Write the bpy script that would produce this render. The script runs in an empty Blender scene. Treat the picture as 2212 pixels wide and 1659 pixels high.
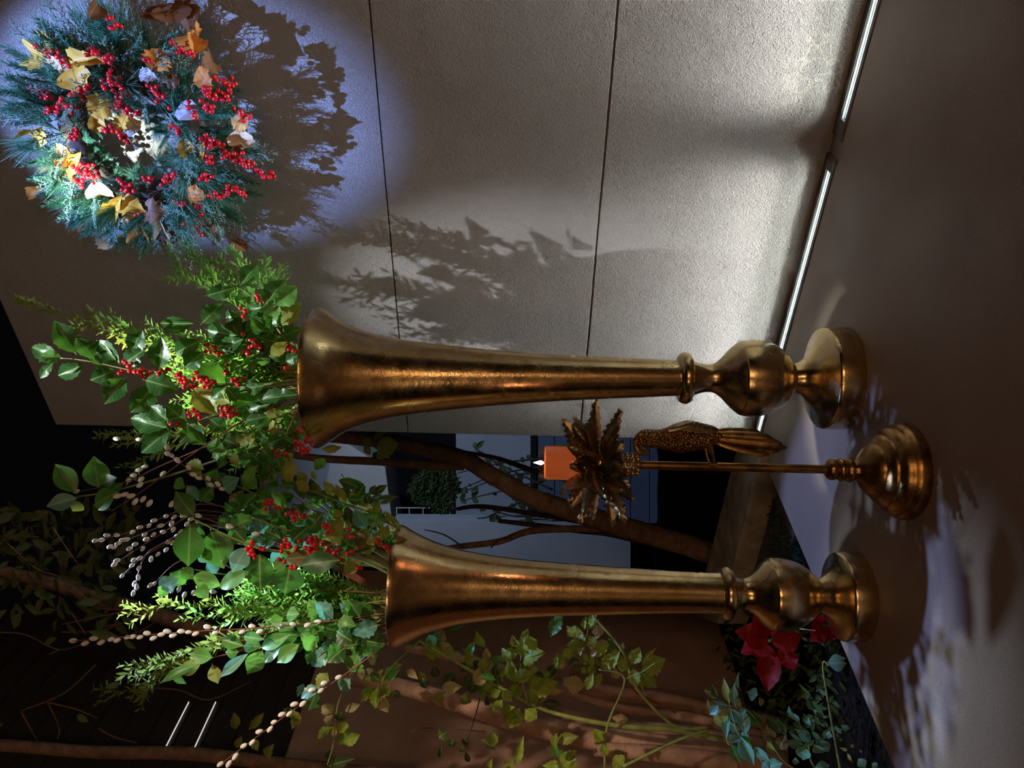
import bpy, math, random
from mathutils import Vector, Matrix
random.seed(7)
R = random.random
def U(a, b): return a + (b - a) * R()
SC = bpy.context.scene
COL = SC.collection

# ------------------------------------------------------------------ camera
FPX, CAMZ, PITCH, ROLL = 1650.0, 0.80, 0.00762, 0.02247
WANG, WDIST = 0.92748, 1.98823            # the tall concrete wall: heading and distance from the camera
c_, s_ = math.cos(ROLL), math.sin(ROLL)
cp, sp = math.cos(PITCH), math.sin(PITCH)
def _pit(d): return Vector((d[0], cp * d[1] - sp * d[2], sp * d[1] + cp * d[2]))
cam = bpy.data.cameras.new('camera'); camo = bpy.data.objects.new('camera', cam); COL.objects.link(camo)
cx, cy, cz = _pit((s_, 0, -c_)), _pit((c_, 0, s_)), -_pit((0, 1, 0))
camo.matrix_world = Matrix.Translation((0, 0, CAMZ)) @ Matrix((cx, cy, cz)).transposed().to_4x4()
cam.sensor_fit = 'HORIZONTAL'; cam.sensor_width = 36; cam.lens = 36 * FPX / 2212
cam.clip_start = 0.02; cam.clip_end = 200
SC.camera = camo
def ray(x, y):
    u, v = 829.5 - y, x - 1106.0
    a, b = c_ * u + s_ * v, -s_ * u + c_ * v
    return _pit((a / FPX, 1.0, -b / FPX))
def W(x, y, Y):
    d = ray(x, y); return Vector((0, 0, CAMZ)) + d * (Y / d.y)
WN = Vector((math.cos(WANG), math.sin(WANG), 0))      # points into the wall
WD = Vector((-math.sin(WANG), math.cos(WANG), 0))     # along the wall, away from the camera
def onwall(x, y, off=0.0):
    d = ray(x, y); return Vector((0, 0, CAMZ)) + d * ((WDIST - off) / d.dot(WN))
def onfloor(x, y, z=0.0):
    d = ray(x, y); return Vector((0, 0, CAMZ)) + d * ((z - CAMZ) / d.z)
LD = Vector((0.395, 0.919, 0)).normalized()           # left building: heading of its wall
LN = Vector((0.919, -0.395, 0)).normalized()          # its outward normal
LP = W(1000, 1659, 2.60); LP.z = 0
def onleft(x, y, off=0.0):
    d = ray(x, y); o = Vector((0, 0, CAMZ)); return o + d * (((LP + LN * off) - o).dot(LN) / d.dot(LN))

# ------------------------------------------------------------------ world, lights, exposure
SC.view_settings.view_transform = 'Standard'; SC.view_settings.look = 'None'
SC.view_settings.exposure = 0.0; SC.view_settings.gamma = 1.0
SC.view_settings.use_curve_mapping = False
wd = bpy.data.worlds.new('night'); SC.world = wd; wd.use_nodes = True
bg = wd.node_tree.nodes['Background']; bg.inputs[0].default_value = (0.75, 0.70, 0.85, 1); bg.inputs[1].default_value = 0.0016
def lamp(name, kind, loc, energy, color, aim=None, **kw):
    l = bpy.data.lights.new(name, kind); l.energy = energy; l.color = color
    for k, v in kw.items(): setattr(l, k, v)
    o = bpy.data.objects.new(name, l); COL.objects.link(o); o.location = loc
    if aim is not None: o.rotation_euler = (Vector(aim) - Vector(loc)).to_track_quat('-Z', 'Y').to_euler()
    return o
WC = onwall(300, 285)                                  # wreath centre on the wall
COOL = (0.42, 0.52, 1.0)
lamp('wreath_spotlight', 'SPOT', WC - WN * 1.40 + Vector((0, 0, 1.40)) - WD * 0.10, 900, (0.24, 0.41, 1.0), onwall(350, 255),
     spot_size=math.radians(21.5), spot_blend=0.60, shadow_soft_size=0.010)
lamp('narrow_spotlight', 'SPOT', WC - WN * 1.60 + Vector((0, 0, 0.62)) + WD * 0.25, 1300, (0.78, 1.0, 0.93), onwall(258, 318),
     spot_size=math.radians(9.0), spot_blend=0.95, shadow_soft_size=0.01)
lamp('tall_vase_spotlight', 'SPOT', (-0.34, 0.98, 3.15), 400, (0.88, 0.97, 1.0), (0.10, 2.02, 1.28),
     spot_size=math.radians(18), spot_blend=0.85, shadow_soft_size=0.010)
lamp('tall_vase_downlight', 'SPOT', (0.05, 2.02, 3.2), 620, (0.92, 1.0, 0.88), (0.01, 1.93, 1.3),
     spot_size=math.radians(11.5), spot_blend=1.0, shadow_soft_size=0.02)
lamp('short_vase_spotlight', 'SPOT', (-0.62, 1.85, 2.6), 215, (0.32, 0.47, 1.0), (-0.46, 1.85, 0.0),
     spot_size=math.radians(22.5), spot_blend=0.30, shadow_soft_size=0.010)
lamp('willow_fill_spot', 'SPOT', (-0.40, 1.88, 2.5), 150, (0.62, 0.80, 1.0), (-0.45, 1.76, 1.5),  # added lamp that whitens the catkin fan
     spot_size=math.radians(22), spot_blend=0.9, shadow_soft_size=0.012)
lamp('short_vase_fill_spot', 'SPOT', (-0.52, 1.92, 2.9), 200, (0.80, 1.0, 0.92), (-0.53, 1.77, 1.25),  # added lamp to brighten the leaves at the shorter vase mouth
     spot_size=math.radians(13), spot_blend=1.0, shadow_soft_size=0.015)
lamp('shrub_spotlight', 'SPOT', (0.25, 0.5, 2.3), 170, (1.0, 0.80, 0.58), (-1.04, 2.14, 0.86),
     spot_size=math.radians(23), spot_blend=1.0, shadow_soft_size=0.03)
lamp('bed_spotlight', 'SPOT', (-1.05, 1.2, 2.9), 170, (0.50, 0.88, 1.0), (-1.00, 1.90, 0.22),
     spot_size=math.radians(11), spot_blend=0.8, shadow_soft_size=0.02)
lamp('facade_lamp', 'SPOT', (0.9, 3.6, 2.4), 120, (0.50, 0.68, 1.0), (-0.6, 6.2, 0.9),
     spot_size=math.radians(75), spot_blend=0.9, shadow_soft_size=0.05)
lamp('narrow_warm_fill', 'AREA', (0.9, -2.6, 1.5), 22, (1.0, 0.58, 0.30), (0.0, 2.0, 0.9), shape='RECTANGLE', size=0.40, size_y=2.2)  # unseen warm fill added behind the camera; also streaks the gold vases
lamp('broad_warm_fill', 'AREA', (-1.5, -2.8, 1.6), 15, (1.0, 0.60, 0.32), (0.0, 2.0, 0.9), shape='RECTANGLE', size=0.7, size_y=1.6)  # second added warm fill, broader, out of view behind the camera

# ------------------------------------------------------------------ helpers
def tag(o, label=None, cat=None, group=None, kind=None):
    if label: o['label'] = label
    if cat: o['category'] = cat
    if group: o['group'] = group
    if kind: o['kind'] = kind
    return o
def thing(name, loc, label, cat, group=None, kind=None):
    o = bpy.data.objects.new(name, None); COL.objects.link(o); o.location = loc; o.empty_display_size = 0.05
    return tag(o, label, cat, group, kind)
def adopt(o, parent):
    if parent is None: return o
    o.parent = parent
    chain = Matrix.Identity(4); p = parent; st = []
    while p is not None: st.append(p); p = p.parent
    for p in reversed(st): chain = chain @ p.matrix_parent_inverse @ p.matrix_basis
    o.matrix_parent_inverse = chain.inverted()
    return o
def put(name, mesh, M, parent=None):
    o = bpy.data.objects.new(name, mesh); COL.objects.link(o)
    o.matrix_basis = M
    return adopt(o, parent)
def perp(d):
    a = Vector((0, 0, 1)) if abs(d.z) < .9 else Vector((1, 0, 0))
    x = d.cross(a).normalized(); return x, d.cross(x).normalized()
def spline(pts, n):
    """Catmull-Rom through pts (tuples of any length)"""
    P = [tuple(p) for p in pts]
    if len(P) < 3:
        return [tuple(P[0][k] + (P[-1][k] - P[0][k]) * i / n for k in range(len(P[0]))) for i in range(n + 1)]
    out = []; m = len(P) - 1
    for i in range(n + 1):
        t = m * i / n; k = min(int(t), m - 1); f = t - k
        p0, p1, p2, p3 = P[max(k - 1, 0)], P[k], P[k + 1], P[min(k + 2, m)]
        out.append(tuple(.5 * (2 * b + (c - a) * f + (2 * a - 5 * b + 4 * c - d) * f * f + (3 * b - a - 3 * c + d) * f ** 3) for a, b, c, d in zip(p0, p1, p2, p3)))
    return out
class MB:
    def __init__(s): s.v = []; s.f = []
    def add(s, vs, fs):
        n = len(s.v); s.v += [tuple(v) for v in vs]; s.f += [tuple(i + n for i in f) for f in fs]
    def tube(s, pts, rad, seg=8, cap=True, wob=0.0):
        pts = [Vector(p) for p in pts]; n = len(pts)
        if not isinstance(rad, (list, tuple)): rad = [rad] * n
        vs = []; x = None
        for i, p in enumerate(pts):
            d = (pts[min(i + 1, n - 1)] - pts[max(i - 1, 0)])
            d = d.normalized() if d.length > 1e-9 else Vector((0, 0, 1))
            if x is None: x, y = perp(d)
            else:
                x = x - d * x.dot(d); x.normalize(); y = d.cross(x)
            for k in range(seg):
                a = 2 * math.pi * k / seg; r = rad[i] * (1 + wob * (R() - .5))
                vs.append(p + x * (r * math.cos(a)) + y * (r * math.sin(a)))
        fs = [(i * seg + k, i * seg + (k + 1) % seg, (i + 1) * seg + (k + 1) % seg, (i + 1) * seg + k) for i in range(n - 1) for k in range(seg)]
        if cap: fs += [tuple(range(seg - 1, -1, -1)), tuple(range((n - 1) * seg, n * seg))]
        s.add(vs, fs)
    def lathe(s, prof, o=(0, 0, 0), seg=64, cap=True):
        o = Vector(o); n = len(prof)
        vs = [o + Vector((r * math.cos(2 * math.pi * k / seg), r * math.sin(2 * math.pi * k / seg), z)) for r, z in prof for k in range(seg)]
        fs = [(i * seg + k, i * seg + (k + 1) % seg, (i + 1) * seg + (k + 1) % seg, (i + 1) * seg + k) for i in range(n - 1) for k in range(seg)]
        if cap: fs += [tuple(range(seg - 1, -1, -1)), tuple(range((n - 1) * seg, n * seg))]
        s.add(vs, fs)
    def ball(s, c, r, seg=10, rings=6, sc=(1, 1, 1)):
        c = Vector(c); vs = [c + Vector((0, 0, r * sc[2]))]
        for i in range(1, rings):
            t = math.pi * i / rings
            vs += [c + Vector((r * sc[0] * math.sin(t) * math.cos(2 * math.pi * k / seg), r * sc[1] * math.sin(t) * math.sin(2 * math.pi * k / seg), r * sc[2] * math.cos(t))) for k in range(seg)]
        vs.append(c - Vector((0, 0, r * sc[2])))
        fs = [(0, 1 + k, 1 + (k + 1) % seg) for k in range(seg)]
        for i in range(rings - 2):
            a = 1 + i * seg; b = a + seg
            fs += [(a + k, b + k, b + (k + 1) % seg, a + (k + 1) % seg) for k in range(seg)]
        a = 1 + (rings - 2) * seg; e = len(vs) - 1
        fs += [(a + k, e, a + (k + 1) % seg) for k in range(seg)]
        s.add(vs, fs)
    def box(s, o, ax, ay, az):
        """o = corner; ax ay az = edge vectors"""
        o, ax, ay, az = Vector(o), Vector(ax), Vector(ay), Vector(az)
        vs = [o + ax * i + ay * j + az * k for k in (0, 1) for j in (0, 1) for i in (0, 1)]
        fs = [(0, 2, 3, 1), (4, 5, 7, 6), (0, 1, 5, 4), (2, 6, 7, 3), (0, 4, 6, 2), (1, 3, 7, 5)]
        if ax.cross(ay).dot(az) < 0: fs = [f[::-1] for f in fs]
        s.add(vs, fs)
    def prism(s, poly, ext):
        poly = [Vector(p) for p in poly]; ext = Vector(ext); n = len(poly)
        s.add(poly + [p + ext for p in poly], [tuple(range(n)), tuple(range(2 * n - 1, n - 1, -1))] + [(i, i + n, (i + 1) % n + n, (i + 1) % n) for i in range(n)])
    def mesh(s, name, mat, smooth=True):
        m = bpy.data.meshes.new(name); m.from_pydata(s.v, [], s.f)
        if smooth: m.polygons.foreach_set('use_smooth', [True] * len(m.polygons))
        if mat: m.materials.append(mat)
        m.update(); return m
    def build(s, name, mat, parent=None, smooth=True, bevel=0, angle=None):
        o = bpy.data.objects.new(name, s.mesh(name, mat, smooth)); COL.objects.link(o)
        if bevel:
            b = o.modifiers.new('bevel', 'BEVEL'); b.width = bevel; b.segments = 2; b.limit_method = 'ANGLE'
        return adopt(o, parent)
def sharp(o, deg=35):
    m = o.data
    try: m.set_sharp_from_angle(angle=math.radians(deg))
    except Exception: pass
    return o

# ------------------------------------------------------------------ materials
class Mat:
    def __init__(s, name):
        s.m = bpy.data.materials.new(name); s.m.use_nodes = True; s.t = s.m.node_tree
        s.p = s.t.nodes['Principled BSDF']; s.out = s.t.nodes['Material Output']; s._co = None
    def n(s, kind, **kw):
        nd = s.t.nodes.new('ShaderNode' + kind)
        for k, v in kw.items():
            if k in nd.inputs: nd.inputs[k].default_value = v
            else: setattr(nd, k, v)
        return nd
    def link(s, a, b): s.t.links.new(a, b)
    def co(s, sp='Object'):
        if s._co is None: s._co = s.n('TexCoord')
        return s._co.outputs[sp]
    def noise(s, scale, detail=4, rough=.55, co=None, dist=0.0, vec=None):
        nd = s.n('TexNoise'); nd.inputs['Scale'].default_value = scale; nd.inputs['Detail'].default_value = detail
        nd.inputs['Roughness'].default_value = rough; nd.inputs['Distortion'].default_value = dist
        s.link(vec if vec is not None else s.co(), nd.inputs['Vector']); return nd.outputs['Fac']
    def ramp(s, fac, stops):
        r = s.n('ValToRGB'); e = r.color_ramp.elements
        while len(e) < len(stops): e.new(.5)
        for el, (p, c) in zip(e, stops): el.position = p; el.color = (*c, 1) if len(c) == 3 else c
        s.link(fac, r.inputs[0]); return r.outputs[0]
    def mix(s, fac, a, b, typ='MIX'):
        m = s.n('Mix', data_type='RGBA', blend_type=typ)
        for i, x in ((0, fac), (6, a), (7, b)):
            if hasattr(x, 'links'): s.link(x, m.inputs[i])
            elif i: m.inputs[i].default_value = (*x, 1)
            else: m.inputs[0].default_value = x
        return m.outputs[2]
    def math(s, op, a, b=None, c=None):
        m = s.n('Math', operation=op)
        for i, x in enumerate((a, b, c)):
            if x is None: continue
            if hasattr(x, 'links'): s.link(x, m.inputs[i])
            else: m.inputs[i].default_value = x
        return m.outputs[0]
    def set(s, **kw):
        for k, v in kw.items():
            i = s.p.inputs[k.replace('_', ' ')]
            if hasattr(v, 'links'): s.link(v, i)
            else: i.default_value = (*v, 1) if isinstance(v, tuple) and len(v) == 3 else v
        return s
    def bump(s, h, strength=.3, dist=.01):
        b = s.n('Bump'); b.inputs['Strength'].default_value = strength; b.inputs['Distance'].default_value = dist
        s.link(h, b.inputs['Height']); s.link(b.outputs[0], s.p.inputs['Normal']); return s
def rnd(M):
    return M.n('ObjectInfo').outputs['Random']

def m_concrete():
    M = Mat('plastered_concrete')
    big = M.noise(2.2, 6, .6); mid = M.noise(9, 5, .6, dist=.6)
    col = M.ramp(big, [(.25, (.29, .255, .255)), (.55, (.378, .337, .336)), (.8, (.445, .398, .392))])
    col = M.mix(M.ramp(mid, [(.35, (0, 0, 0)), (.75, (.5, .5, .5))]), col, (.33, .30, .28))
    # white mineral veins near the floor
    sep = M.n('SeparateXYZ'); M.link(M.co(), sep.inputs[0])
    vo = M.n('TexVoronoi', feature='DISTANCE_TO_EDGE'); vo.inputs['Scale'].default_value = 26
    wob = M.n('TexNoise'); wob.inputs['Scale'].default_value = 20; wob.inputs['Detail'].default_value = 5; M.link(M.co(), wob.inputs['Vector'])
    vec = M.n('VectorMath', operation='MULTIPLY_ADD'); M.link(wob.outputs['Color'], vec.inputs[0]); vec.inputs[1].default_value = (.09, .09, .09); M.link(M.co(), vec.inputs[2])
    M.link(vec.outputs[0], vo.inputs['Vector'])
    vein = M.ramp(vo.outputs['Distance'], [(.0, (1, 1, 1)), (.05, (1, 1, 1)), (.09, (0, 0, 0))])
    d = M.n('VectorMath', operation='DISTANCE'); M.link(M.co(), d.inputs[0]); VC = onwall(1765, 150); d.inputs[1].default_value = VC
    patch = M.math('ADD', M.math('MULTIPLY', d.outputs['Value'], 6.2), M.math('MULTIPLY', M.noise(11, 3), .75))
    pm = M.ramp(patch, [(.0, (1, 1, 1)), (.72, (1, 1, 1)), (.95, (0, 0, 0))])
    vm = M.math('MULTIPLY', vein, pm)
    stain = M.ramp(M.math('ADD', M.math('MULTIPLY', sep.outputs['Z'], 2.4), M.math('MULTIPLY', M.noise(4.5, 5), .9)), [(.35, (1, 1, 1)), (.95, (0, 0, 0))])
    col = M.mix(M.math('MULTIPLY', stain, .5), col, (.35, .305, .255))
    col = M.mix(M.math('MULTIPLY', vm, .5), col, (.62, .55, .47))
    M.set(Base_Color=col, Roughness=.85, Specular_IOR_Level=.25)
    sc = M.n('Mapping'); sc.inputs['Scale'].default_value = (1, 1, 1); M.link(M.co(), sc.inputs[0])
    h1 = M.noise(230, 3, .62, dist=1.0, vec=sc.outputs[0]); h2 = M.noise(78, 4, .62, dist=1.4); h3 = M.noise(5, 5, .6)
    h = M.math('ADD', M.math('MULTIPLY', h1, .55), M.math('ADD', M.math('MULTIPLY', h2, .45), M.math('MULTIPLY', h3, .9)))
    M.bump(h, 1.0, .017); return M.m
def m_floor():
    M = Mat('polished_concrete_floor')
    col = M.ramp(M.noise(1.7, 7, .62), [(.25, (.180, .132, .110)), (.55, (.240, .180, .150)), (.8, (.30, .228, .192))])
    col = M.mix(M.ramp(M.noise(240, 2, .5), [(.4, (0, 0, 0)), (.72, (.55, .55, .55))]), col, (.12, .10, .088))
    col = M.mix(M.ramp(M.noise(7, 6, .7, dist=1.5), [(.62, (0, 0, 0)), (.72, (.5, .5, .5))]), col, (.14, .12, .11))
    M.set(Base_Color=col, Roughness=M.ramp(M.noise(5, 4), [(.3, (.42, .42, .42)), (.7, (.62, .62, .62))]), Specular_IOR_Level=.35)
    M.bump(M.noise(160, 3), .12, .004); return M.m
def m_simple(name, col, rough=.6, var=.35, scale=12, bump=0, metal=0.0, spec=.4, bdist=.005):
    M = Mat(name); lo = tuple(c * (1 - var) for c in col); hi = tuple(min(1, c * (1 + var)) for c in col)
    M.set(Base_Color=M.ramp(M.noise(scale, 5, .6), [(.28, lo), (.72, hi)]), Roughness=rough, Metallic=metal, Specular_IOR_Level=spec)
    if bump: M.bump(M.noise(scale * 4, 4, .6), bump, bdist)
    return M.m
def m_gold():
    M = Mat('antiqued_gold_leaf')
    n1 = M.noise(16, 8, .72, dist=.4); n2 = M.noise(130, 3, .6)
    sep = M.n('SeparateXYZ'); M.link(M.co(), sep.inputs[0])
    band = M.n('TexNoise'); band.inputs['Scale'].default_value = 7; cmb = M.n('CombineXYZ'); M.link(sep.outputs['Z'], cmb.inputs[2]); M.link(cmb.outputs[0], band.inputs['Vector'])
    col = M.ramp(n1, [(.26, (.44, .28, .11)), (.48, (.67, .49, .24)), (.75, (.78, .62, .36))])
    col = M.mix(M.ramp(M.math('MULTIPLY', n2, M.noise(5, 4)), [(.34, (0, 0, 0)), (.50, (.40, .40, .40))]), col, (.30, .17, .065))
    col = M.mix(M.ramp(band.outputs['Fac'], [(.5, (0, 0, 0)), (.6, (.25, .25, .25))]), col, (.36, .21, .08))
    rg = M.ramp(M.noise(22, 6, .7), [(.3, (.15, .15, .15)), (.7, (.32, .32, .32))])
    M.set(Base_Color=col, Metallic=1.0, Roughness=rg)
    M.bump(M.math('ADD', n2, M.math('MULTIPLY', n1, .6)), .10, .004); return M.m
def m_bronze(name='antique_bronze', hi=(.50, .29, .10), lo=(.15, .08, .03), rough=.34, scale=45):
    M = Mat(name)
    col = M.ramp(M.noise(scale, 5, .65), [(.32, lo), (.62, hi)])
    M.set(Base_Color=col, Metallic=.95, Roughness=rough); M.bump(M.noise(scale * 4, 3), .15, .003); return M.m
def m_parrot():
    M = Mat('bronze_feather_relief')
    vo = M.n('TexVoronoi', feature='F1'); vo.inputs['Scale'].default_value = 190; M.link(M.co(), vo.inputs['Vector'])
    col = M.ramp(vo.outputs['Distance'], [(.1, (.62, .34, .12)), (.55, (.16, .08, .035))])
    M.set(Base_Color=col, Metallic=.9, Roughness=.38)
    M.bump(M.math('SUBTRACT', 1.0, vo.outputs['Distance']), .7, .006); return M.m
def m_leaf(name, a, b, trans, rough=.34, vein=(.25, .38, .12), tw=.35, veins=True, edge=0.0):
    """a..b: range of leaf colours over the individuals; trans: colour of light through the blade"""
    M = Mat(name); r = rnd(M)
    col = M.ramp(r, [(0, a), (1, b)])
    col = M.mix(M.ramp(M.noise(3.0, 4, .6), [(.35, (0, 0, 0)), (.75, (.45, .45, .45))]), col, tuple(x * 1.5 for x in b))
    if veins:
        sep = M.n('SeparateXYZ'); M.link(M.co(), sep.inputs[0])
        ay = M.math('ABSOLUTE', sep.outputs['Y'])
        mid = M.ramp(ay, [(.0, (1, 1, 1)), (.02, (.9, .9, .9)), (.045, (0, 0, 0))])
        w = M.math('FRACT', M.math('MULTIPLY', M.math('SUBTRACT', sep.outputs['X'], M.math('MULTIPLY', ay, .55)), 7.0))
        side = M.ramp(M.math('ABSOLUTE', M.math('SUBTRACT', w, .5)), [(.0, (.30, .30, .30)), (.06, (0, 0, 0))])
        col = M.mix(M.math('MAXIMUM', M.math('MULTIPLY', mid, .75), side), col, vein)
    M.set(Base_Color=col, Roughness=rough + .06, Specular_IOR_Level=.32)
    tr = M.n('BsdfTranslucent'); tr.inputs[0].default_value = (*trans, 1)
    mx = M.n('MixShader'); mx.inputs[0].default_value = tw
    M.link(M.p.outputs[0], mx.inputs[1]); M.link(tr.outputs[0], mx.inputs[2]); M.link(mx.outputs[0], M.out.inputs[0])
    return M.m
def m_emit(name, col, st):
    M = Mat(name); M.set(Base_Color=(0, 0, 0), Emission_Color=col, Emission_Strength=st); return M.m
MT = dict(
    wall=m_concrete(), floor=m_floor(), gold=m_gold(), bronze=m_bronze(), parrot=m_parrot(),
    palm=m_bronze('burnished_palm_leaf', (.58, .46, .30), (.20, .14, .085), .30, 60),
    stand=m_bronze('brown_gold_patina', (.44, .25, .08), (.16, .08, .03), .30, 26),
    curb=m_simple('weathered_kerb_stone', (.33, .28, .23), .85, .45, 14, .4),
    soil=m_simple('dark_soil', (.016, .011, .010), 1.0, .6, 40, .9, spec=.05, bdist=.02),
    bedstone=m_simple('bed_gravel_slab', (.085, .065, .068), .9, .3, 20, .3),
    steel=m_simple('brushed_dark_frame', (.16, .14, .125), .5, .25, 30, .1, metal=.6),
    render_=m_simple('pink_brown_render', (.36, .215, .165), .9, .22, 5, .5, bdist=.006),
    clad=m_simple('dark_stained_board', (.020, .014, .013), .7, .4, 9, .3),
    pale=m_simple('pale_painted_wall', (.42, .43, .45), .8, .10, 2.5, .1),
    fascia=m_simple('off_white_beam', (.62, .58, .52), .8, .08, 3),
    navy=m_simple('slate_blue_board', (.13, .16, .24), .6, .2, 5, .1),
    black=m_simple('unlit_recess_black', (.010, .010, .012), .9, .3, 4),  # near-black colour stands for the unlit recess; the post shares it
    bark=m_simple('brown_bark', (.20, .115, .075), .85, .45, 30, .8, bdist=.006),
    pinkbark=m_simple('pink_brown_bark', (.34, .20, .145), .85, .35, 22, .6, bdist=.006),
    darkbark=m_simple('dark_bark', (.055, .038, .032), .85, .4, 30, .5),
    greenstem=m_simple('green_woody_stem', (.26, .30, .085), .6, .35, 35, .2),
    stem=m_simple('olive_stem', (.16, .17, .055), .6, .35, 35),
    redstem=m_simple('red_brown_twig', (.17, .055, .040), .55, .3, 40),
    catkin=m_simple('downy_catkin', (.74, .71, .70), .95, .14, 70, .35, bdist=.002),
    berry=m_simple('glossy_red_berry', (.55, .012, .018), .16, .25, 20, spec=.6),
    glass=None, moss=m_simple('moss', (.012, .06, .045), .95, .6, 60, .9, bdist=.02),
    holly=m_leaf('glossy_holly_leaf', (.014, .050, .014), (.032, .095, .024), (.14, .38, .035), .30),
    hollylit=m_leaf('lit_holly_leaf', (.050, .16, .040), (.10, .26, .06), (.22, .55, .06), .32),  # brighter copy of holly for lit leaves; the light is in the colour
    olive=m_leaf('olive_yellow_leaf', (.16, .17, .035), (.26, .27, .06), (.40, .42, .06), .40),
    teal=m_leaf('waxy_blue_green_leaf', (.09, .24, .20), (.16, .34, .28), (.12, .4, .25), .28, vein=(.35, .55, .42)),
    brownleaf=m_leaf('brown_backed_leaf', (.10, .065, .025), (.16, .10, .035), (.30, .20, .05), .45),
    sprig=m_leaf('small_evergreen_leaf', (.07, .19, .035), (.14, .30, .06), (.34, .66, .10), .36, veins=False, tw=.42),
    sprigolive=m_leaf('yellow_green_small_leaf', (.12, .17, .030), (.18, .22, .045), (.42, .50, .08), .4, veins=False, tw=.42),
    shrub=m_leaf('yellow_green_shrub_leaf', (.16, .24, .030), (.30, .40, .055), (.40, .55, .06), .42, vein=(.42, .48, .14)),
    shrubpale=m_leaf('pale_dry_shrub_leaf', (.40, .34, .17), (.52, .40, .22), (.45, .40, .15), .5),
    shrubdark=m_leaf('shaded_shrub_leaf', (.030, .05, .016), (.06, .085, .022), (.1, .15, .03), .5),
    nightleaf=m_leaf('far_tree_leaf', (.10, .14, .06), (.18, .22, .10), (.05, .08, .02), .6, veins=False),
    red=m_leaf('red_velvet_bract', (.20, .002, .003), (.28, .003, .004), (.3, .003, .004), .5, vein=(.30, .01, .02)),
    fir=m_leaf('fir_needle', (.028, .10, .062), (.055, .16, .095), (.04, .14, .07), .45, veins=False, tw=.2),
    pine=m_leaf('pine_needle', (.06, .18, .115), (.11, .26, .16), (.08, .2, .12), .4, veins=False, tw=.2),
    cedar=m_leaf('cedar_frond', (.10, .20, .165), (.19, .31, .26), (.08, .18, .13), .5, veins=False, tw=.2),
)
def m_dry(name, a, b): return m_leaf(name, a, b, tuple(min(1, x * 1.3) for x in b), .5, vein=tuple(x * .6 for x in a), tw=.25)
DRY = [m_dry('dark_brown_dry_leaf', (.10, .035, .012), (.15, .055, .018)), m_dry('rust_dry_leaf', (.46, .15, .022), (.55, .20, .035)),
       m_dry('golden_dry_leaf', (.50, .26, .030), (.62, .35, .05)), m_dry('pale_tan_dry_leaf', (.62, .41, .22), (.72, .50, .29)),
       m_dry('silver_backed_leaf', (.30, .27, .33), (.42, .39, .46))]

# ------------------------------------------------------------------ structure: tall wall, floor, channel lights
def wp(s, z, off=0.0): return WN * (WDIST - off) + WD * s + Vector((0, 0, z))
S0, S1, WTOP = -2.2, 1.709, 2.385
mb = MB(); mb.box(wp(S0, -.1, -.012), WD * (S1 - S0 - .004), WN * .16, (0, 0, WTOP + .1 - .004))
wall = tag(mb.build('wall_right', MT['wall'], smooth=False), 'tall plastered concrete wall carrying the wreath', None, None, 'structure')
JN = [(-.02, .5815), (.5865, 1.1715), (1.1745, WTOP)]
for a, b in JN:
    mb = MB(); mb.box(wp(S0, a), WD * (S1 - S0), WN * .05, (0, 0, b - a)); mb.build('panel', MT['wall'], wall, smooth=False, bevel=.0012)

eA, eB = onfloor(1661, 1022), onfloor(1930, 1659)
ed = (eB - eA).normalized()
eEnd = eB + ed * 3.0
corner = wp(S1, 0); corner.z = 0
CH = 0.075                                             # width of the light channel at the wall foot
near = lambda s: WN * (WDIST - CH) + WD * s
mb = MB()
poly = [near(S1), near(-2.2), Vector((2.2, -4.5, 0)), Vector((-4, -4.5, 0)), Vector((eEnd.x, eEnd.y, 0)), Vector((eA.x, eA.y, 0))]
mb.prism([p for p in poly], (0, 0, -.09))
floor = tag(mb.build('floor', MT['floor'], smooth=False, bevel=.003), 'brown polished concrete floor slab', None, None, 'structure')
mb = MB(); mb.box(wp(S0, -.10, 0), WD * (S1 - S0), -WN * CH, (0, 0, .03))
tag(mb.build('trim_1', MT['steel'], smooth=False), 'dark metal channel along the foot of the wall', None, None, 'structure')
# filler plate between and beside the two light fittings
def sfl(x, y): return onfloor(x, y).dot(WD)
sA1, sA0 = S1 - .012, sfl(1822, 368); sB1, sB0 = sfl(1836, 325), -2.0
mb = MB(); mb.box(wp(sB1 + .002, -.07), WD * (sA0 - sB1 - .004), -WN * (CH - .001), (0, 0, .066))
tag(mb.build('trim_2', MT['floor'], smooth=False), 'floor plate between the two recessed lights', None, None, 'structure')
M = Mat('light_fitting_glass'); gl = M.n('BsdfGlossy'); gl.inputs['Roughness'].default_value = .05; tp = M.n('BsdfTransparent'); tp.inputs[0].default_value = (.93, 1, .98, 1)
fr = M.n('Fresnel'); fr.inputs[0].default_value = 1.4; mx = M.n('MixShader'); M.link(fr.outputs[0], mx.inputs[0]); M.link(tp.outputs[0], mx.inputs[1]); M.link(gl.outputs[0], mx.inputs[2]); M.link(mx.outputs[0], M.out.inputs[0])
MT['pane'] = M.m
MT['tube'] = m_emit('white_light_tube', (.92, .98, 1.0), 34)
MT['reflector'] = m_simple('pale_reflector', (.70, .84, .86), .5, .06, 6)
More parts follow.
